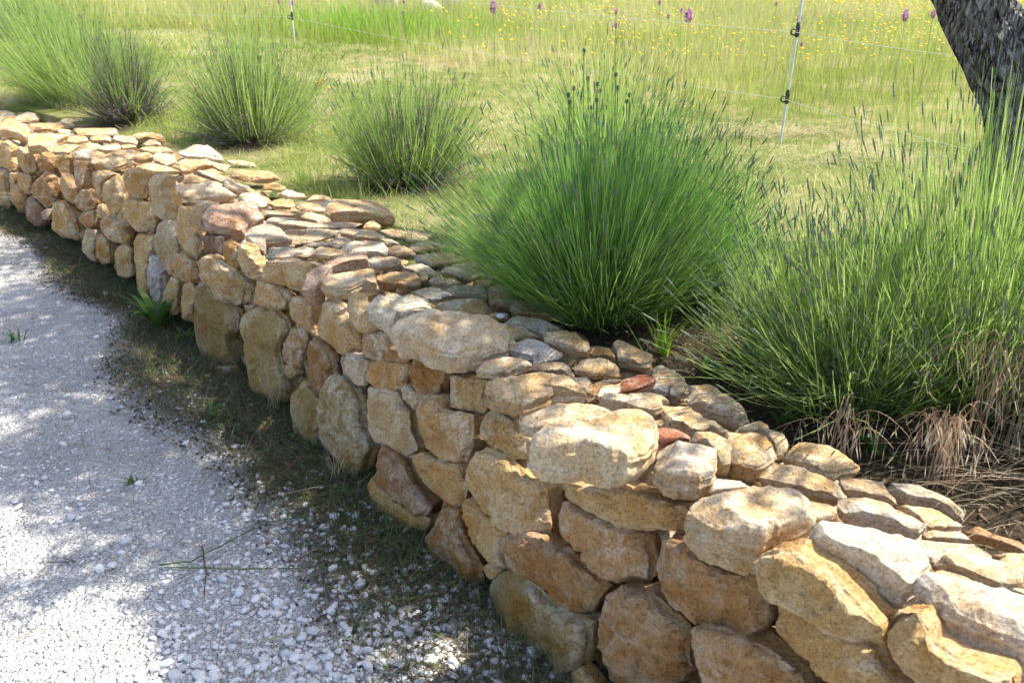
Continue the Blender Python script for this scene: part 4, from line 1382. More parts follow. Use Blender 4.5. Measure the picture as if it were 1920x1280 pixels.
# tall meadow beyond the fence
meadow_tufts(70000, 5.5, 16.0, 0.12, 0.34, 0.0026, M_MEADOW, 'meadow_grass', 'tall yellow green meadow grass beyond the wire fence', 'grass', 0.8,
             lambda X, Y, d: np.clip(fl(X, Y) * 2.0, 0, 1), lay=0.35)
meadow_tufts(50000, 14.0, 60.0, 0.25, 0.5, 0.0030, M_MEADOW, 'far_meadow_grass', 'far meadow grass rising to the skyline', 'grass', 1.6, None, lay=0.35, segs=2)
# lush bright patches
meadow_tufts(30000, 9.0, 16.0, 0.26, 0.50, 0.0034, M_LUSH, 'lush_grass', 'patch of fresh bright green grass along the wire fence', 'grass', 1.0,
             lambda X, Y, d: np.clip(fl(X, Y) * 3, 0, 1) * (np.exp(-((X + 2.0) / 1.3) ** 2) * 0.9 + 0.03) * np.exp(-((Y - 12.4) / 1.8) ** 2), lay=0.4)

meadow_tufts(9000, 6.0, 20.0, 0.35, 0.62, 0.0016, M_STRAW, 'seed_stalks', 'thin tan seed stalks standing above the meadow grass', 'grass', 0.9,
             lambda X, Y, d: np.clip(fl(X, Y) * 2.0, 0, 1), lay=0.2)

# straw and hay rows
def hay(n, cx, cy, rx, ry, name, label):
    X = cx + rng.normal(0, rx, n); Y = cy + rng.normal(0, ry, n)
    B = np.stack([X, Y, garden_z(X, Y) + rng.uniform(0.0, 0.05, n)], 1)
    a = rng.normal(0, 0.9, n); L = rng.uniform(0.06, 0.2, n)
    T_ = B + np.stack([np.cos(a) * L, np.sin(a) * L, rng.normal(0, 0.02, n)], 1)
    V, Fc, T = ribbons(B, T_, (B + T_) / 2 + rng.normal(0, 0.01, (n, 3)), rng.uniform(0.002, 0.004, n) * (1 if cy < 7 else 2.0), 2, 0.5, rng.random(n))
    tag(obj(name, raw_mesh(name, V, Fc, T, False), M_STRAW), label, 'hay', kind='stuff')


for k, (x, y, rx, ry, n) in enumerate([(1440, 250, 0.45, 0.12, 1800), (700, 95, 1.0, 0.25, 3000), (900, 150, 1.0, 0.18, 2000), (330, 60, 1.5, 0.5, 4500), (1600, 290, 0.5, 0.14, 1200)]):
    c = at_z(x, y, TZ + 0.02)
    hay(n, c.x, c.y, rx, ry, 'hay', ['hay lying at the foot of the near fence post', 'swath of cut hay behind the withered lavender', 'hay lying behind the largest lavender bush', 'swath of cut hay in front of the far meadow on the left', 'cut hay in front of the tree'][k])

c = at_z(900, 330, TZ)
hay(2600, c.x, c.y + 1.3, 2.2, 1.1, 'straw_litter', 'loose straw scattered over the mown ground')
# yellow flowers: joined, past counting
n = 2200
d = rng.uniform(8, 24, n); ax = 0.62 - np.abs(rng.normal(0, 0.32, n))
X, Y = ax * d, d
k = patch(X, Y, 0.8, 31) > 0.52
X, Y, d = X[k], Y[k], d[k]; n = len(X)
hz = garden_z(X, Y) + rng.uniform(0.22, 0.45, n)
Vv = V1[None] * (rng.uniform(0.010, 0.018, n) * np.clip(d / 9, 1, 2))[:, None, None] * np.array([1, 1, 0.5]) + np.stack([X, Y, hz], 1)[:, None]
me = raw_mesh('yellow_flowers', Vv.reshape(-1, 3), (F1[None] + (np.arange(n) * 12)[:, None, None]).reshape(-1, 3), None, False)
tag(obj('yellow_flowers', me, plain_material('yellow_petal', (0.85, 0.58, 0.03), 0.6)), 'scattered small yellow flowers in the meadow grass', 'flowers', kind='stuff')

# purple orchids
M_ORCH = leaf_material('orchid_petal', (0.42, 0.10, 0.40), (0.52, 0.16, 0.50), (0.62, 0.28, 0.58), 0.3)


def orchid(x, y, dist, hp, label):
    p = at_dist(x, y, dist)
    z0 = gz(p.x, p.y)
    L = hp * 0.8 * dist / F
    root = empty('orchid', (p.x, p.y, z0))
    tag(root, label, 'orchid', 'purple orchids in the meadow')
    zc = p.z - L / 2
    c = np.array([p.x, p.y, 0])
    V, Fc, T = tubes(np.array([[[0, 0, z0], [0.01, 0, (z0 + zc) / 2], [0, 0, zc + L * .5]]]) + c, np.array([[0.003, 0.003, 0.002]]), 4, np.array([0.7]))
    obj('stem', raw_mesh('stem', V, Fc, T, True), M_STEM, root, (0, 0, 0))
    n = 200
    u = rng.random(n); a = rng.uniform(0, 2 * math.pi, n)
    rr = L * 0.30 * np.sqrt(np.clip(1 - (2 * u - 0.9) ** 2, 0.05, 1))
    q = np.stack([np.cos(a) * rr * 0.5, np.sin(a) * rr * 0.5, zc + u * L], 1) + c
    dv = np.stack([np.cos(a) * rr * 0.7, np.sin(a) * rr * 0.7, rr * 0.2], 1)
    V, Fc, T = ribbons(q, q + dv, q + dv * 0.6 + np.array([0, 0, rr.mean() * .3]), np.full(n, L * 0.11), 2, 0.8, rng.random(n))
    obj('flower_spike', raw_mesh('flower_spike', V, Fc, T, False), M_ORCH, root, (0, 0, 0))


for x, y, dist, hp, lab in [
    (925, 14, 9, 26, 'tall purple orchid near the top edge, above the left tips of the pale lavender'),
    (1012, 13, 10, 14, 'small purple orchid right of the tall one, close to the upper fence wire'),
    (1155, 22, 9, 12, 'upper of two purple orchids one above the other over the largest lavender bush'),
    (1155, 48, 8, 13, 'lower of two purple orchids one above the other over the largest lavender bush'),
    (1291, 31, 8, 28, 'biggest purple orchid, crossed by the upper fence wire'),
    (1278, 20, 10, 11, 'small orchid touching the upper left of the biggest one'),
    (1253, 31, 10, 11, 'small pale orchid left of the biggest one'),
    (1237, 4, 12, 12, 'pale pink orchid at the top edge left of the biggest one'),
    (1499, 35, 9, 17, 'purple orchid just right of the white fence post'),
    (1503, 83, 8, 10, 'small dim orchid lower beside the white fence post'),
    (1456, 8, 11, 9, 'small orchid just left of the top of the fence post'),
    (1698, 30, 9, 22, 'faded pink orchid between the fence post and the tree'),
    (1750, 27, 8, 16, 'dark purple orchid touching the left side of the tree trunk'),
    (523, 4, 12, 9, 'small orchid left of the far fence post'),
    (548, 6, 11, 10, 'small orchid behind the far fence post'),
    (757, 3, 11, 9, 'small orchid at the top edge between the two white stones'),
    (756, 24, 11, 7, 'tiny orchid below another one between the two white stones')]:
    orchid(x, y, dist, hp, lab)

# pale rocks at the top of the picture
def pale_rock(x, y, dist, sz, label, seed):
    p = at_dist(x, y, dist)
    V, Fc, T = small_rock((0, 0, 0), sz, seed, 3)
    o = obj('boulder', raw_mesh('boulder', V, Fc, T, True), tinted_stone('pale_rock', [(0, (0.62, 0.58, 0.52)), (1, (0.7, 0.66, 0.6))]), None, (p.x, p.y, gz(p.x, p.y) + sz[2] * 0.75))
    tag(o, label, 'rock')


pale_rock(722, 16, 17.5, (0.26, 0.22, 0.75), 'upright whitish rock in the meadow, left one at the top edge', 61)
pale_rock(808, 16, 17.5, (0.30, 0.22, 0.24), 'low cream rock in the meadow between two upright ones', 62)
pale_rock(845, 14, 17.8, (0.22, 0.20, 0.70), 'upright whitish rock in the meadow right of the low cream one', 63)

# ------------------------------------------------------------------ wire fence
M_POST = plain_material('white_plastic', (0.66, 0.70, 0.72), 0.4)
M_BLACK = plain_material('black_plastic', (0.02, 0.03, 0.035), 0.4)
M_WIRE = plain_material('pale_fence_wire', (0.55, 0.57, 0.52), 0.5)
fr = empty('wire_fence', (0, 7, TZ))
tag(fr, 'electric wire fence with white plastic posts and two pale wires along the meadow', 'fence')
post_specs = [((1466, 240), 6.3, (0.03, 0.0)), ((551, 62), 11.4, (-0.01, 0.0)), ((2300, 400), 4.1, (0.03, 0.0))]
anchors = []
for (x, y), dist, lean_ in post_specs:
    p = at_dist(x, y, dist)
    z0 = gz(p.x, p.y)
    B = Vector((p.x, p.y, z0 - 0.05)); Tt = Vector((p.x + lean_[0], p.y + lean_[1], z0 + 1.12))
    Pp = np.array([[B[:], ((B + Tt) / 2)[:], Tt[:]]])
    V, Fc, T = tubes(Pp, np.array([[0.0085] * 3]), 10)
    po = obj('post', raw_mesh('post', V, Fc, None, True), M_POST, fr, (0, 0, 0))
    hs = []
    for hh_ in (0.34, 0.78):
        c = B + (Tt - B) * ((hh_ + 0.05) / 1.17)
        Pi = np.array([[[c.x, c.y, c.z - 0.035], [c.x, c.y, c.z - 0.02], [c.x, c.y, c.z], [c.x, c.y, c.z + 0.02], [c.x, c.y, c.z + 0.06]]])
        a1 = tubes(Pi, np.array([[0.011, 0.017, 0.013, 0.017, 0.010]]), 10)
        th = np.linspace(0, 2 * math.pi * 0.85, 9)
        hook = np.stack([c.x - 0.03 + 0.02 * np.cos(th), np.full(9, c.y - 0.02), c.z + 0.02 * np.sin(th)], 1)[None]
        a2 = tubes(hook, np.full((1, 9), 0.006), 6)
        V, Fs, T = join([a1, a2])
        io = obj('insulator', raw_mesh('insulator', V, Fs, None, True), M_BLACK)
        io.parent = po
        io.location = (0, 0, 0)
        hs.append(c + Vector((-0.03, -0.02, 0)))
    anchors.append(hs)


def wire_run(a, b, sag):
    t = np.linspace(0, 1, 14)
    P_ = np.array([(Vector(a).lerp(Vector(b), float(q)) - Vector((0, 0, sag * 4 * q * (1 - q))))[:] for q in t])
    return P_


left_far = [Vector((-9.5, 17.5, gz(-9.5, 17.5) + h_)) for h_ in (0.34, 0.78)]
for lvl in (0, 1):
    pts = np.concatenate([wire_run(left_far[lvl], anchors[1][lvl], 0.05), wire_run(anchors[1][lvl], anchors[0][lvl], 0.04)[1:], wire_run(anchors[0][lvl], anchors[2][lvl], 0.03)[1:]])
    V, Fc, T = tubes(pts[None], np.full((1, len(pts)), 0.0014), 4)
    obj('wire', raw_mesh('wire', V, Fc, None, True), M_WIRE, fr, (0, 0, 0))

# ------------------------------------------------------------------ tree
def bark_material():
    m, nt, nd, lk, bsdf = new_mat('tree_bark')
    tc = nd.new('ShaderNodeTexCoord')
    mp = nd.new('ShaderNodeMapping'); mp.inputs['Scale'].default_value = (1, 1, 0.22)
    lk.new(tc.outputs['Object'], mp.inputs[0])
    n1 = noise_node(nd, lk, mp.outputs[0], 38, 7, 0.7, 1.6)
    n2 = noise_node(nd, lk, tc.outputs['Object'], 9, 5, 0.6)
    n3 = noise_node(nd, lk, tc.outputs['Object'], 60, 4, 0.7)
    c = ramp(nd, lk, n1.outputs[0], [(0.36, (0.03, 0.026, 0.024)), (0.47, (0.20, 0.185, 0.175)), (0.60, (0.52, 0.50, 0.48))]).outputs[0]
    vo = nd.new('ShaderNodeTexVoronoi'); vo.feature = 'DISTANCE_TO_EDGE'; vo.inputs['Scale'].default_value = 26
    wp_ = noise_node(nd, lk, mp.outputs[0], 12, 3)
    av = N(nd, 'ShaderNodeVectorMath', operation='MULTIPLY_ADD')
    lk.new(wp_.outputs['Color'], av.inputs[0]); av.inputs[1].default_value = (0.12, 0.12, 0.12); lk.new(mp.outputs[0], av.inputs[2])
    lk.new(av.outputs[0], vo.inputs['Vector'])
    crack = ramp(nd, lk, vo.outputs['Distance'], [(0.0, (0, 0, 0)), (0.16, (1, 1, 1))])
    c = mix(nd, lk, 1.0, c, ramp(nd, lk, vo.outputs['Distance'], [(0.0, (0.25, 0.22, 0.2)), (0.12, (1, 1, 1))]).outputs[0], 'MULTIPLY')
    lich = ramp(nd, lk, n2.outputs[0], [(0.55, (0, 0, 0)), (0.66, (0.8, 0.8, 0.8))]).outputs[0]
    c = mix(nd, lk, lich, c, mix(nd, lk, n3.outputs[0], (0.10, 0.09, 0.04), (0.30, 0.29, 0.22)))
    lk.new(c, bsdf.inputs['Base Color'])
    bsdf.inputs['Roughness'].default_value = 0.95
    b = nd.new('ShaderNodeBump'); b.inputs['Distance'].default_value = 0.06; b.inputs['Strength'].default_value = 1.0
    lk.new(n1.outputs[0], b.inputs['Height'])
    b2 = nd.new('ShaderNodeBump'); b2.inputs['Distance'].default_value = 0.03
    lk.new(crack.outputs[0], b2.inputs['Height']); lk.new(b.outputs[0], b2.inputs['Normal'])
    lk.new(b2.outputs[0], bsdf.inputs['Normal'])
    return m


tb = at_dist(1960, 330, 4.3)
TB = Vector((tb.x, tb.y, gz(tb.x, tb.y)))
tree = empty('tree', TB)
tag(tree, 'old tree with dark furrowed bark and forked leaning trunk behind the right lavender', 'tree')


def limb(pts, rads, sides=40, rough=0.018, seed=1):
    pts = [Vector(p) for p in pts]
    # resample smoothly
    P_ = np.array([p[:] for p in pts]); R_ = np.array(rads)
    u = np.linspace(0, len(pts) - 1, (len(pts) - 1) * 9 + 1)
    Pn = np.stack([np.interp(u, np.arange(len(pts)), P_[:, k]) for k in range(3)], 1)
    for _ in range(6):
        Pn[1:-1] = (Pn[:-2] + 2 * Pn[1:-1] + Pn[2:]) / 4
    Rn = np.interp(u, np.arange(len(pts)), R_)
    V, Fc, T = tubes(Pn[None], Rn[None], sides)
    cen = np.repeat(Pn, sides, axis=0)
    d = V - cen; l = np.linalg.norm(d, axis=1, keepdims=True); d = d / (l + 1e-9)
    a = np.arctan2(d[:, 1], d[:, 0])
    rid = value_noise(np.stack([np.cos(a) * 5, np.sin(a) * 5, V[:, 2] * 5], 1) + 8, seed) + 0.6 * value_noise(np.stack([np.cos(a) * 12, np.sin(a) * 12, V[:, 2] * 9], 1) + 8, seed + 1)
    V = V + d * (rid * rough)[:, None] * np.clip(l / 0.12, 0.1, 1)
    return V, Fc, T


def tpx(x, y, dist=4.3):
    return at_dist(x, y, dist)


trunk_pts = [TB + Vector((0.02, 0, -0.1)), TB + Vector((0.0, 0, 0.10)), tpx(1922, 220), tpx(1890, 130), tpx(1832, 20), tpx(1770, -120), tpx(1690, -330, 4.2), tpx(1640, -600, 4.1)]
rads = [0.21, 0.18, 0.15, 0.145, 0.125, 0.115, 0.10, 0.08]
trunk_parts = [limb(trunk_pts, rads, 72, 0.026, 3)]
fork = tpx(1905, 165)
limbs = [[fork, tpx(1935, 95), tpx(1965, 20), tpx(2060, -160), tpx(2200, -420, 4.5)]]
trunk_parts.append(limb(limbs[0], [0.10, 0.07, 0.065, 0.06, 0.05], 32, 0.010, 9))
V, Fs, T = join(trunk_parts)
obj('trunk', raw_mesh('trunk', V, Fs, T, True), bark_material(), tree, (0, 0, 0))
# moss in the fork
n = 500
c = np.array(fork[:]) + np.array([0.01, -0.10, 0.09])
d = rng.normal(size=(n, 3)) * np.array([0.035, 0.04, 0.07]) + c + np.array([0.02, 0.0, 0.02])
dv = rng.normal(0, 0.012, (n, 3)) + np.array([0, -0.006, 0.006])
V, Fc, T = ribbons(d, d + dv, d + dv * .5, np.full(n, 0.006), 1, 0.5, rng.random(n))
obj('moss', raw_mesh('moss', V, Fc, T, False), leaf_material('dry_moss', (0.09, 0.07, 0.02), (0.17, 0.14, 0.05), (0.25, 0.2, 0.08), 0.2), tree, (0, 0, 0))['kind'] = 'stuff'

# crown: boughs and leaves above the picture; it shades the wall and the lavender
def shade_spot(x, y, z, hgt):
    """point at height hgt above which a leaf clump shades the place seen at pixel x, y"""
    p = at_z(x, y, z)
    k = (hgt - p.z) / SUN.z
    return p + SUN * k


clumps = []
# (x, y, surface height, crown height, radius, leaves)
for x, y, z, hg, r, m_ in [
    (630, 480, .55, 3.9, .24, 110),
    (1000, 470, .9, 4.0, .30, 200), (1080, 380, 1.0, 4.1, .26, 130), (1120, 580, .7, 3.7, .34, 300), (1170, 480, .8, 3.9, .28, 170), (1880, 150, 1.4, 3.0, .36, 220),
    (620, 360, .5, 3.8, .26, 180),
    (180, 610, 0, 4.0, .36, 480), (130, 690, 0, 3.8, .38, 500), (90, 560, 0, 4.1, .45, 560), (270, 800, 0, 3.9, .34, 440), (430, 1020, 0, 3.7, .30, 380),
    (330, 900, 0, 4.0, .28, 300), (540, 1160, 0, 3.8, .28, 330), (40, 480, 0, 3.8, .4, 400), (230, 830, 0, 4.1, .30, 330), (60, 700, 0, 3.9, .34, 380),
    (150, 770, 0, 4.0, .34, 340), (310, 960, 0, 3.8, .26, 240), (60, 880, 0, 4.0, .24, 200), (150, 960, 0, 3.9, .16, 90), (30, 1130, 0, 3.9, .12, 40), (170, 1060, 0, 4.1, .12, 50),
    (150, 560, 0, 3.9, .4, 400), (0, 640, 0, 4.0, .34, 330), (120, 860, 0, 4.0, .3, 260), (560, 1250, 0, 3.9, .28, 300), (500, 1200, 0, 3.9, .24, 230), (400, 1120, 0, 3.9, .20, 150)]:
    clumps.append((shade_spot(x, y, z, hg), r, int(m_ * (1.7 if z == 0 else 1.0))))
bough_parts = []
start = trunk_pts[-1]; mids = [Vector(trunk_pts[-2]), Vector(trunk_pts[-1]), Vector(limbs[0][-1])]
for c, r, m_ in clumps:
    s0 = min(mids, key=lambda q: (q - c).length)
    ms = (s0 + c) / 2 + Vector((rng.normal(0, .12), rng.normal(0, .12), 0.15))
    bough_parts.append(limb([s0, ms, c], [0.035, 0.022, 0.010], 8, 0.0, 5))
V, Fs, T = join(bough_parts)
obj('boughs', raw_mesh('boughs', V, Fs, T, True), bpy.data.materials['tree_bark'], tree, (0, 0, 0))
Bl, Dl = [], []
for c, r, m_ in clumps:
    nloc = int(m_ * 1.0)
    p = rng.normal(size=(nloc, 3)); p /= np.linalg.norm(p, axis=1, keepdims=True)
    p *= (rng.random((nloc, 1)) ** 0.45) * r * np.array([1.15, 1.15, 0.7])
    Bl.append(p + np.array(c[:]))
Bl = np.concatenate(Bl); n = len(Bl)
dv = rng.normal(size=(n, 3)); dv[:, 2] *= 0.5; dv /= np.linalg.norm(dv, axis=1, keepdims=True)
L = rng.uniform(0.05, 0.085, n)[:, None]
V, Fc, T = ribbons(Bl, Bl + dv * L, Bl + dv * L * .5 + np.array([0, 0, .008]), rng.uniform(0.03, 0.045, n), 3, 0.1, rng.random(n))
o = obj('crown', raw_mesh('crown', V, Fc, T, False), leaf_material('tree_leaf', (0.05, 0.11, 0.02), (0.08, 0.16, 0.03), (0.12, 0.2, 0.04), 0.4), tree, (0, 0, 0))
tag(o, kind='stuff')

# ------------------------------------------------------------------ verge at the foot of the wall
def near_foot(n, dens, dmax=1.1):
    s = SMIN - 0.6 + (SMAX - SMIN + 1.6) * rng.random(n) ** 1.35
    d = rng.uniform(-0.12, dmax, n)
    q = P0[None] + s[:, None] * TD + (face_n(s, 0.0) + d)[:, None] * ND
    keep = rng.random(n) < dens(q[:, 0], q[:, 1], d)
    return q[keep, 0], q[keep, 1], d[keep]


def verge(n, mat, name, label, hlo, hhi, lay, w, seed, dens=verge_density, tintc=0.5):
    X, Y, d = near_foot(n, dens)
    n = len(X)
    B = np.stack([X, Y, gravel_z(X, Y)], 1)
    hgt = rng.uniform(hlo, hhi, n)
    ang = rng.uniform(0, 2 * math.pi, n)
    le = np.abs(rng.normal(0, lay, n)) * hgt
    T_ = B + np.stack([np.cos(ang) * le, np.sin(ang) * le, hgt * rng.uniform(0.2, 1, n)], 1)
    C_ = B + (T_ - B) * np.array([0.35, 0.35, 0.8])
    V, Fc, T = ribbons(B, T_, C_, w * rng.uniform(0.6, 1.4, n), 3, 0.15, np.clip(rng.normal(tintc, 0.3, n), 0, 1))
    tag(obj(name, raw_mesh(name, V, Fc, T, False), mat), label, 'grass', kind='stuff')


verge(105000, M_GRASS, 'verge_grass', 'low dark green grass along the foot of the wall', 0.02, 0.085, 1.3, 0.0030, 1, tintc=0.35)
verge(150000, M_DRY, 'dry_verge_grass', 'brown dry clippings and dead grass along the wall foot', 0.015, 0.06, 2.2, 0.0020, 2,
      lambda X, Y, d: np.clip(verge_density(X, Y, d) * 0.9 + 0.10 * np.clip(1.3 - d, 0, 1) * patch(X, Y, 6, 44), 0, 1))
verge(14000, M_GRASS, 'sprawling_grass', 'longer grass blades sprawling out from the wall foot', 0.05, 0.13, 1.6, 0.0036, 3, tintc=0.6)
verge(9000, M_DRY, 'scattered_dry_grass', 'sparse dry blades lying on the gravel', 0.03, 0.10, 2.6, 0.0022, 4,
      lambda X, Y, d: np.clip(verge_density(X, Y, d * 0.55) * 0.5 * (patch(X, Y, 9, 61) > 0.5) + 0.05, 0, 1), 0.7)
verge(16000, M_GRASS, 'gravel_weeds', 'thin sprigs of grass coming up through the gravel', 0.015, 0.04, 1.2, 0.0030, 5,
      lambda X, Y, d: np.clip((patch(X, Y, 6, 66) - 0.62) * 3, 0, 1) * np.clip((Y - 2.3), 0, 1), 0.5)
# small round leaves low in the verge
X, Y, d = near_foot(26000, verge_density)
n = len(X)
B = np.stack([X, Y, gravel_z(X, Y) + rng.uniform(0.004, 0.03, n)], 1)
a = rng.uniform(0, 2 * math.pi, n)
L = rng.uniform(0.006, 0.016, n)
T_ = B + np.stack([np.cos(a) * L, np.sin(a) * L, rng.normal(0, 0.004, n)], 1)
side = np.stack([-np.sin(a), np.cos(a), rng.normal(0, .3, n)], 1)
V, Fc, T = ribbons(B, T_, (B + T_) / 2, L * 0.7, 2, 0.3, rng.random(n), side)
tag(obj('creeping_leaves', raw_mesh('creeping_leaves', V, Fc, T, False), M_WEED), 'small creeping leaves low in the verge', 'ground cover', kind='stuff')
# ground litter: dark crumbs that hide the gravel under the verge
X, Y, d = near_foot(70000, lambda X, Y, d: np.clip(verge_density(X, Y, d - 0.03) * 1.3, 0, 1))
V, Fs, T = pebbles(X, Y, rng.uniform(0.003, 0.008, len(X)), 0.6, (0.3, 0.6))
tag(obj('leaf_litter', raw_mesh('leaf_litter', V, Fs, T, False), leaf_material('litter', (0.035, 0.028, 0.018), (0.07, 0.055, 0.035), (0.13, 0.10, 0.06), 0.0, 0.95)),
    'dark crumbly litter and soil between the verge and the gravel', 'litter', kind='stuff')


# weeds with broad leaves
def weed(x, y, n, L, w, label, name='weed', mat=None, up=0.6, zf=None):
    if zf is None:
        p = at_z(x, y, 0.0)
    else:
        p = at_z(x, y, TZ); p.z = gz(p.x, p.y)
    B = np.tile(np.array(p[:]), (n, 1)) + rng.normal(0, 0.012, (n, 3)) * np.array([1, 1, 0])
    a = np.arange(n) * 2.4 + rng.uniform(0, 6)
    ll = L * rng.uniform(0.6, 1.1, n)
    T_ = B + np.stack([np.cos(a) * ll * 0.75, np.sin(a) * ll * 0.75, ll * up * rng.uniform(0.5, 1.2, n)], 1)
    C_ = B + (T_ - B) * 0.5 + np.array([0, 0, 0.35 * L])
    side = np.stack([-np.sin(a), np.cos(a), np.zeros(n)], 1)
    V, Fc, T = ribbons(B, T_, C_, w * rng.uniform(0.7, 1.2, n), 5, 0.1, rng.random(n), side)
    o = obj(name, raw_mesh(name, V, Fc, T, True), mat or M_WEED)
    tag(o, label, 'weed', 'small weeds round the wall')


weed(300, 615, 16, 0.24, 0.045, 'broad leaved dock plant at the wall foot, the biggest weed', 'dock_plant', up=0.9)
weed(350, 640, 8, 0.10, 0.025, 'low weed just right of the dock plant at the wall foot', up=0.6)
weed(400, 780, 10, 0.08, 0.018, 'small weed in the verge under the big olive stone')
weed(575, 850, 9, 0.07, 0.014, 'weed close to the wall foot below the two tall olive stones')
weed(650, 930, 10, 0.06, 0.018, 'leafy weed at the corner where the verge narrows')
weed(735, 1000, 9, 0.07, 0.014, 'weed beside the split brown stone at the wall foot')
weed(760, 1040, 7, 0.05, 0.012, 'tiny weed in front of the tall brown bottom stone')
weed(250, 910, 9, 0.05, 0.012, 'small green tuft alone on the gravel', up=0.5)
weed(30, 640, 10, 0.10, 0.012, 'pale green tuft on the gravel at the left edge', up=0.7)
weed(1240, 655, 22, 0.13, 0.007, 'bright green grass tuft growing behind the reddish slab', 'grass_tuft', M_LUSH, up=1.3, zf=1)
weed(565, 345, 12, 0.12, 0.006, 'bright green grass sprig at the back edge of the wall', 'grass_tuft', M_LUSH, up=1.2, zf=1)
weed(1330, 690, 12, 0.06, 0.02, 'leafy weed in the soil beside the grass tuft', zf=1)
weed(1400, 660, 10, 0.08, 0.02, 'leafy weed under the left stems of the right lavender', zf=1)
weed(1480, 780, 10, 0.07, 0.018, 'leafy weed in the soil above the pale rounded back stone', zf=1)
weed(1640, 830, 10, 0.08, 0.02, 'leafy weed between the two drooping brome tufts', zf=1)
weed(310, 215, 8, 0.13, 0.03, 'broad leaved weed right of the withered lavender', zf=1)

# long trailing stems and twigs on the gravel
def trail(pts, r, mat, name, label, tint):
    P_ = np.array([at_z(x, y, 0.0)[:] for x, y in pts])
    P_[:, 2] = gravel_z(P_[:, 0], P_[:, 1]) + 0.008 + np.abs(rng.normal(0, 0.004, len(pts)))
    u = np.linspace(0, len(pts) - 1, (len(pts) - 1) * 5 + 1)
    Q = np.stack([np.interp(u, np.arange(len(pts)), P_[:, k]) for k in range(3)], 1)
    Q[:, :2] += rng.normal(0, 0.0015, (len(Q), 2))
    V, Fc, T = tubes(Q[None], np.linspace(r, r * 0.5, len(Q))[None], 5, np.array([tint]))
    tag(obj(name, raw_mesh(name, V, Fc, T, True), mat), label, 'twig' if 'twig' in name else 'stalk')


trail([(300, 1065), (360, 1062), (430, 1020), (500, 985), (590, 970), (700, 982)], 0.0024, M_WEED, 'trailing_vine', 'green trailing stem curving from the verge onto the gravel', 0.6)
trail([(310, 1068), (450, 1070), (560, 1068), (690, 1063)], 0.0022, M_WEED, 'trailing_vine', 'straight green trailing stem lying across the gravel below the curved one', 0.9)
trail([(380, 1030), (388, 1080), (385, 1125)], 0.0030, M_WOOD, 'fallen_twig', 'short reddish twig crossing the trailing stems', 0.6)
trail([(335, 1020), (385, 1032), (450, 1030)], 0.0016, M_BROME, 'straw_stalk', 'thin straw coloured stem lying at the upper end of the short reddish twig', 0.2)
trail([(640, 1135), (700, 1125), (790, 1140)], 0.0022, M_WOOD, 'fallen_twig', 'reddish brown twig lying across the gravel near the wall', 0.5)
trail([(690, 1130), (715, 1170), (760, 1230), (775, 1285)], 0.0030, M_WOOD, 'fallen_twig', 'long brown twig running down to the bottom edge', 0.7)
trail([(665, 1135), (695, 1100), (712, 1070)], 0.0022, M_BROME, 'fallen_twig', 'tan twig pointing up towards the wall foot', 0.3)
trail([(490, 1210), (560, 1190), (620, 1170)], 0.0026, M_STRAW, 'straw_stalk', 'yellowish grass ear lying on the gravel near the bottom', 0.3)
trail([(30, 1200), (90, 1185), (155, 1205)], 0.0014, M_STRAW, 'straw_stalk', 'thin straw on the sunlit gravel in the bottom left corner', 0.3)
trail([(215, 1235), (270, 1205)], 0.0014, M_STRAW, 'straw_stalk', 'thin straw on the sunlit gravel near the shade edge', 0.6)
trail([(90, 1062), (145, 1060), (100, 1048)], 0.0018, M_WOOD, 'fallen_twig', 'small forked twig on the sunlit gravel', 0.4)
trail([(860, 1150), (800, 1180), (745, 1170)], 0.0014, M_STRAW, 'straw_stalk', 'pale straw on the dark litter by the wall', 0.9)

# dry tuft standing against the wall
def dry_tuft(x, y, z, n, L, label, spread=0.5, mat=M_STRAW, name='dry_grass_tuft'):
    p = at_z(x, y, z)
    if z > 0.3: p.z = gz(p.x, p.y)
    B = np.tile(np.array(p[:]), (n, 1)) + rng.normal(0, 0.012, (n, 3)) * np.array([1, 1, 0])
    a = rng.uniform(0, 2 * math.pi, n)
    ll = L * rng.uniform(0.5, 1.1, n)
    T_ = B + np.stack([np.cos(a) * ll * spread, np.sin(a) * ll * spread, ll], 1)
    C_ = B + np.stack([np.cos(a) * ll * spread * .2, np.sin(a) * ll * spread * .2, ll * .7], 1)
    V, Fc, T = ribbons(B, T_, C_, 0.0022 * rng.uniform(0.6, 1.3, n), 5, 0.2, rng.random(n))
    tag(obj(name, raw_mesh(name, V, Fc, T, False), mat), label, 'grass tuft')


dry_tuft(520, 770, 0, 34, 0.20, 'wispy straw coloured grass tuft against the big olive stone')
dry_tuft(630, 905, 0, 22, 0.16, 'wispy dry tuft at the foot of the tall brown olive stone')


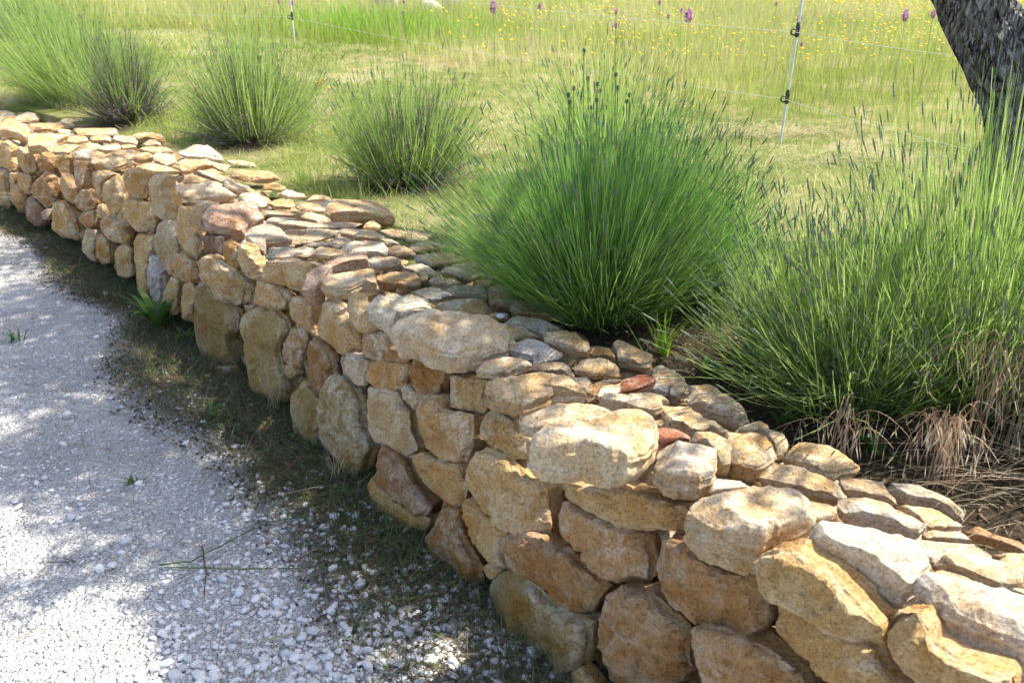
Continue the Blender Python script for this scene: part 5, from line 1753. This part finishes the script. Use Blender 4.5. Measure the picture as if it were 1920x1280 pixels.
# drooping brome: arching stalks with hanging spikelets
def brome(x, y, reach, h, n, label, droop=1.0, lean=(0, 0)):
    p = at_z(x, y, TZ); z0 = gz(p.x, p.y)
    root = empty('brome_grass', (p.x, p.y, z0))
    tag(root, label, 'brome grass', 'drooping brome grass behind the wall')
    base = np.array([p.x, p.y, z0])
    a = rng.uniform(0, 2 * math.pi, n)
    hh_ = h * rng.uniform(0.7, 1.1, n)
    rr = reach * rng.uniform(0.3, 1.0, n)
    dirv = np.stack([np.cos(a), np.sin(a) * 0.8, np.zeros(n)], 1)
    top = dirv * (rr * 0.75)[:, None] + np.stack([lean[0] * hh_, lean[1] * hh_, hh_], 1)
    end = dirv * rr[:, None] * 1.5 + np.stack([lean[0] * hh_, lean[1] * hh_, hh_ * (1 - 0.35 * droop)], 1)
    m = 9
    t = np.linspace(0, 1, m)[None, :, None]
    b = rng.normal(0, 0.02, (n, 3)) * np.array([1, 1, 0])
    c1 = b * 0.8 + top * np.array([0.1, 0.1, 0.95])
    Pc = (1 - t) ** 3 * b[:, None] + 3 * t * (1 - t) ** 2 * c1[:, None] + 3 * t * t * (1 - t) * top[:, None] + t ** 3 * end[:, None]
    V, Fc, T = tubes(Pc + base, np.linspace(0.0012, 0.0008, m)[None] * np.ones((n, 1)), 3, rng.random(n) * 0.5)
    o = obj('stalks', raw_mesh('stalks', V, Fc, T, False), M_BROME, root, (0, 0, 0)); tag(o, kind='stuff')
    ns = n * 6
    k = rng.integers(0, n, ns); ui = rng.integers(4, m, ns)
    q = Pc[k, ui] + base
    dl = rng.uniform(0.02, 0.06, ns)
    dvv = np.stack([rng.normal(0, .25, ns), rng.normal(0, .25, ns), -np.ones(ns)], 1)
    m1 = q + dvv * dl[:, None]
    hair = ribbons(q, m1, (q + m1) / 2 + rng.normal(0, .004, (ns, 3)) + np.array([0, 0, .006]), np.full(ns, 0.0011), 2, 0.8, rng.random(ns) * .6)
    Ls = rng.uniform(0.025, 0.045, ns)[:, None]
    sp = ribbons(m1, m1 + dvv * Ls, m1 + dvv * Ls * .5, rng.uniform(0.003, 0.0048, ns), 3, 0.05, 0.3 + 0.7 * rng.random(ns))
    V, Fs, T = join([hair, sp])
    o = obj('spikelets', raw_mesh('spikelets', V, Fs, T, False), M_BROME, root, (0, 0, 0)); tag(o, kind='stuff')


brome(1575, 856, 0.11, 0.20, 12, 'drooping brome tuft arching over the back stones left of the denser one')
brome(1755, 893, 0.10, 0.25, 24, 'densest drooping brome tuft with pale hanging ears')
brome(1890, 840, 0.08, 0.44, 20, 'tall reddish brome stalks in front of the right lavender', lean=(0.05, 0))
brome(1820, 850, 0.10, 0.40, 16, 'brome stalks rising between the lavender and the densest brome tuft', lean=(-0.1, 0))
brome(1960, 860, 0.12, 0.26, 18, 'brome tuft at the right edge above the last back stones')
brome(1385, 560, 0.08, 0.36, 8, 'thin brome stalks between the largest and the right lavender', lean=(-0.1, 0))
# flattened straw lying behind the right end of the wall
n = 170
c = at_z(1900, 920, TZ)
X = c.x + rng.normal(0.08, 0.14, n); Y = c.y + rng.normal(0.05, 0.10, n)
B = np.stack([X, Y, garden_z(X, Y) + rng.uniform(0.01, 0.10, n)], 1)
a = rng.normal(2.9, 0.45, n); L = rng.uniform(0.12, 0.32, n)
T_ = B + np.stack([np.cos(a) * L, np.sin(a) * L, rng.normal(0, 0.03, n)], 1)
V, Fc, T = ribbons(B, T_, (B + T_) / 2 + np.stack([np.zeros(n), np.zeros(n), rng.uniform(0, .05, n)], 1), rng.uniform(0.0008, 0.0016, n), 4, 0.5, rng.random(n))
tag(obj('flattened_straw', raw_mesh('flattened_straw', V, Fc, T, False), M_BROME), 'flattened tan straw lying behind the right end of the wall', 'straw', kind='stuff')

# leaf litter and green seedlings on the soil behind the wall
n = 9000
s_ = rng.uniform(-0.5, 4.2, n); D_ = rng.uniform(0.02, 0.9, n)
q = P0[None] + s_[:, None] * TD + (back_n(s_) - D_)[:, None] * ND
B = np.stack([q[:, 0], q[:, 1], garden_z(q[:, 0], q[:, 1]) + 0.004], 1)
dv = rng.normal(size=(n, 3)) * np.array([1, 1, 0.35]); dv /= np.linalg.norm(dv, axis=1, keepdims=True)
L = rng.uniform(0.012, 0.04, n)[:, None]
V, Fc, T = ribbons(B, B + dv * L, B + dv * L * .5 + np.array([0, 0, .004]), rng.uniform(0.004, 0.010, n), 2, 0.3, rng.random(n))
tag(obj('fallen_leaves', raw_mesh('fallen_leaves', V, Fc, T, False), leaf_material('dead_leaf', (0.05, 0.035, 0.02), (0.13, 0.09, 0.05), (0.26, 0.22, 0.13), 0.1, 0.9)),
    'dry leaf litter on the dark soil behind the wall', 'litter', kind='stuff')

# curled white snail shell between the slabs
p = at_z(940, 604, HW) ; p.z = HW + 0.02
th = np.linspace(0, 4.2 * math.pi, 60)
rad_ = np.linspace(0.014, 0.003, 60)
sp = np.stack([np.cos(th) * rad_, np.sin(th) * rad_, np.linspace(0, 0.009, 60)], 1)[None] + np.array(p[:])
V, Fc, T = tubes(sp, (np.linspace(0.0075, 0.002, 60))[None], 8)
tag(obj('snail_shell', raw_mesh('snail_shell', V, Fc, None, True), plain_material('white_shell', (0.72, 0.72, 0.76), 0.35)), 'small curled bluish white snail shell lying between the top slabs', 'shell')
# orange flowered weed behind the wall
for (x, y, lab) in [(612, 235, 'thin weed with small orange flowers left of the withered lavender')]:
    p = at_z(x, y, TZ); z0 = gz(p.x, p.y)
    root = empty('flowering_weed', (p.x, p.y, z0)); tag(root, lab, 'weed')
    n = 26
    tips = np.array([p.x, p.y, z0]) + np.stack([rng.normal(0, .12, n), rng.normal(0, .08, n), rng.uniform(.15, .42, n)], 1)
    b = np.tile([p.x, p.y, z0], (n, 1)) + rng.normal(0, 0.02, (n, 3)) * np.array([1, 1, 0])
    V, Fc, T = ribbons(b, tips, (b + tips) / 2 + rng.normal(0, .03, (n, 3)), np.full(n, 0.004), 4, 0.3, rng.random(n))
    obj('stalks', raw_mesh('stalks', V, Fc, T, False), M_BROME, root, (0, 0, 0))['kind'] = 'stuff'
    for kx, ky in ((592, 155), (600, 158), (616, 165), (606, 150)):
        f = at_dist(kx, ky, math.hypot(p.x, p.y))
        V = V1 * np.array([0.016, 0.016, 0.010])
        obj('flower', raw_mesh('flower', V, F1, None, False), plain_material('orange_petal', (0.75, 0.30, 0.02), 0.6), root, f)
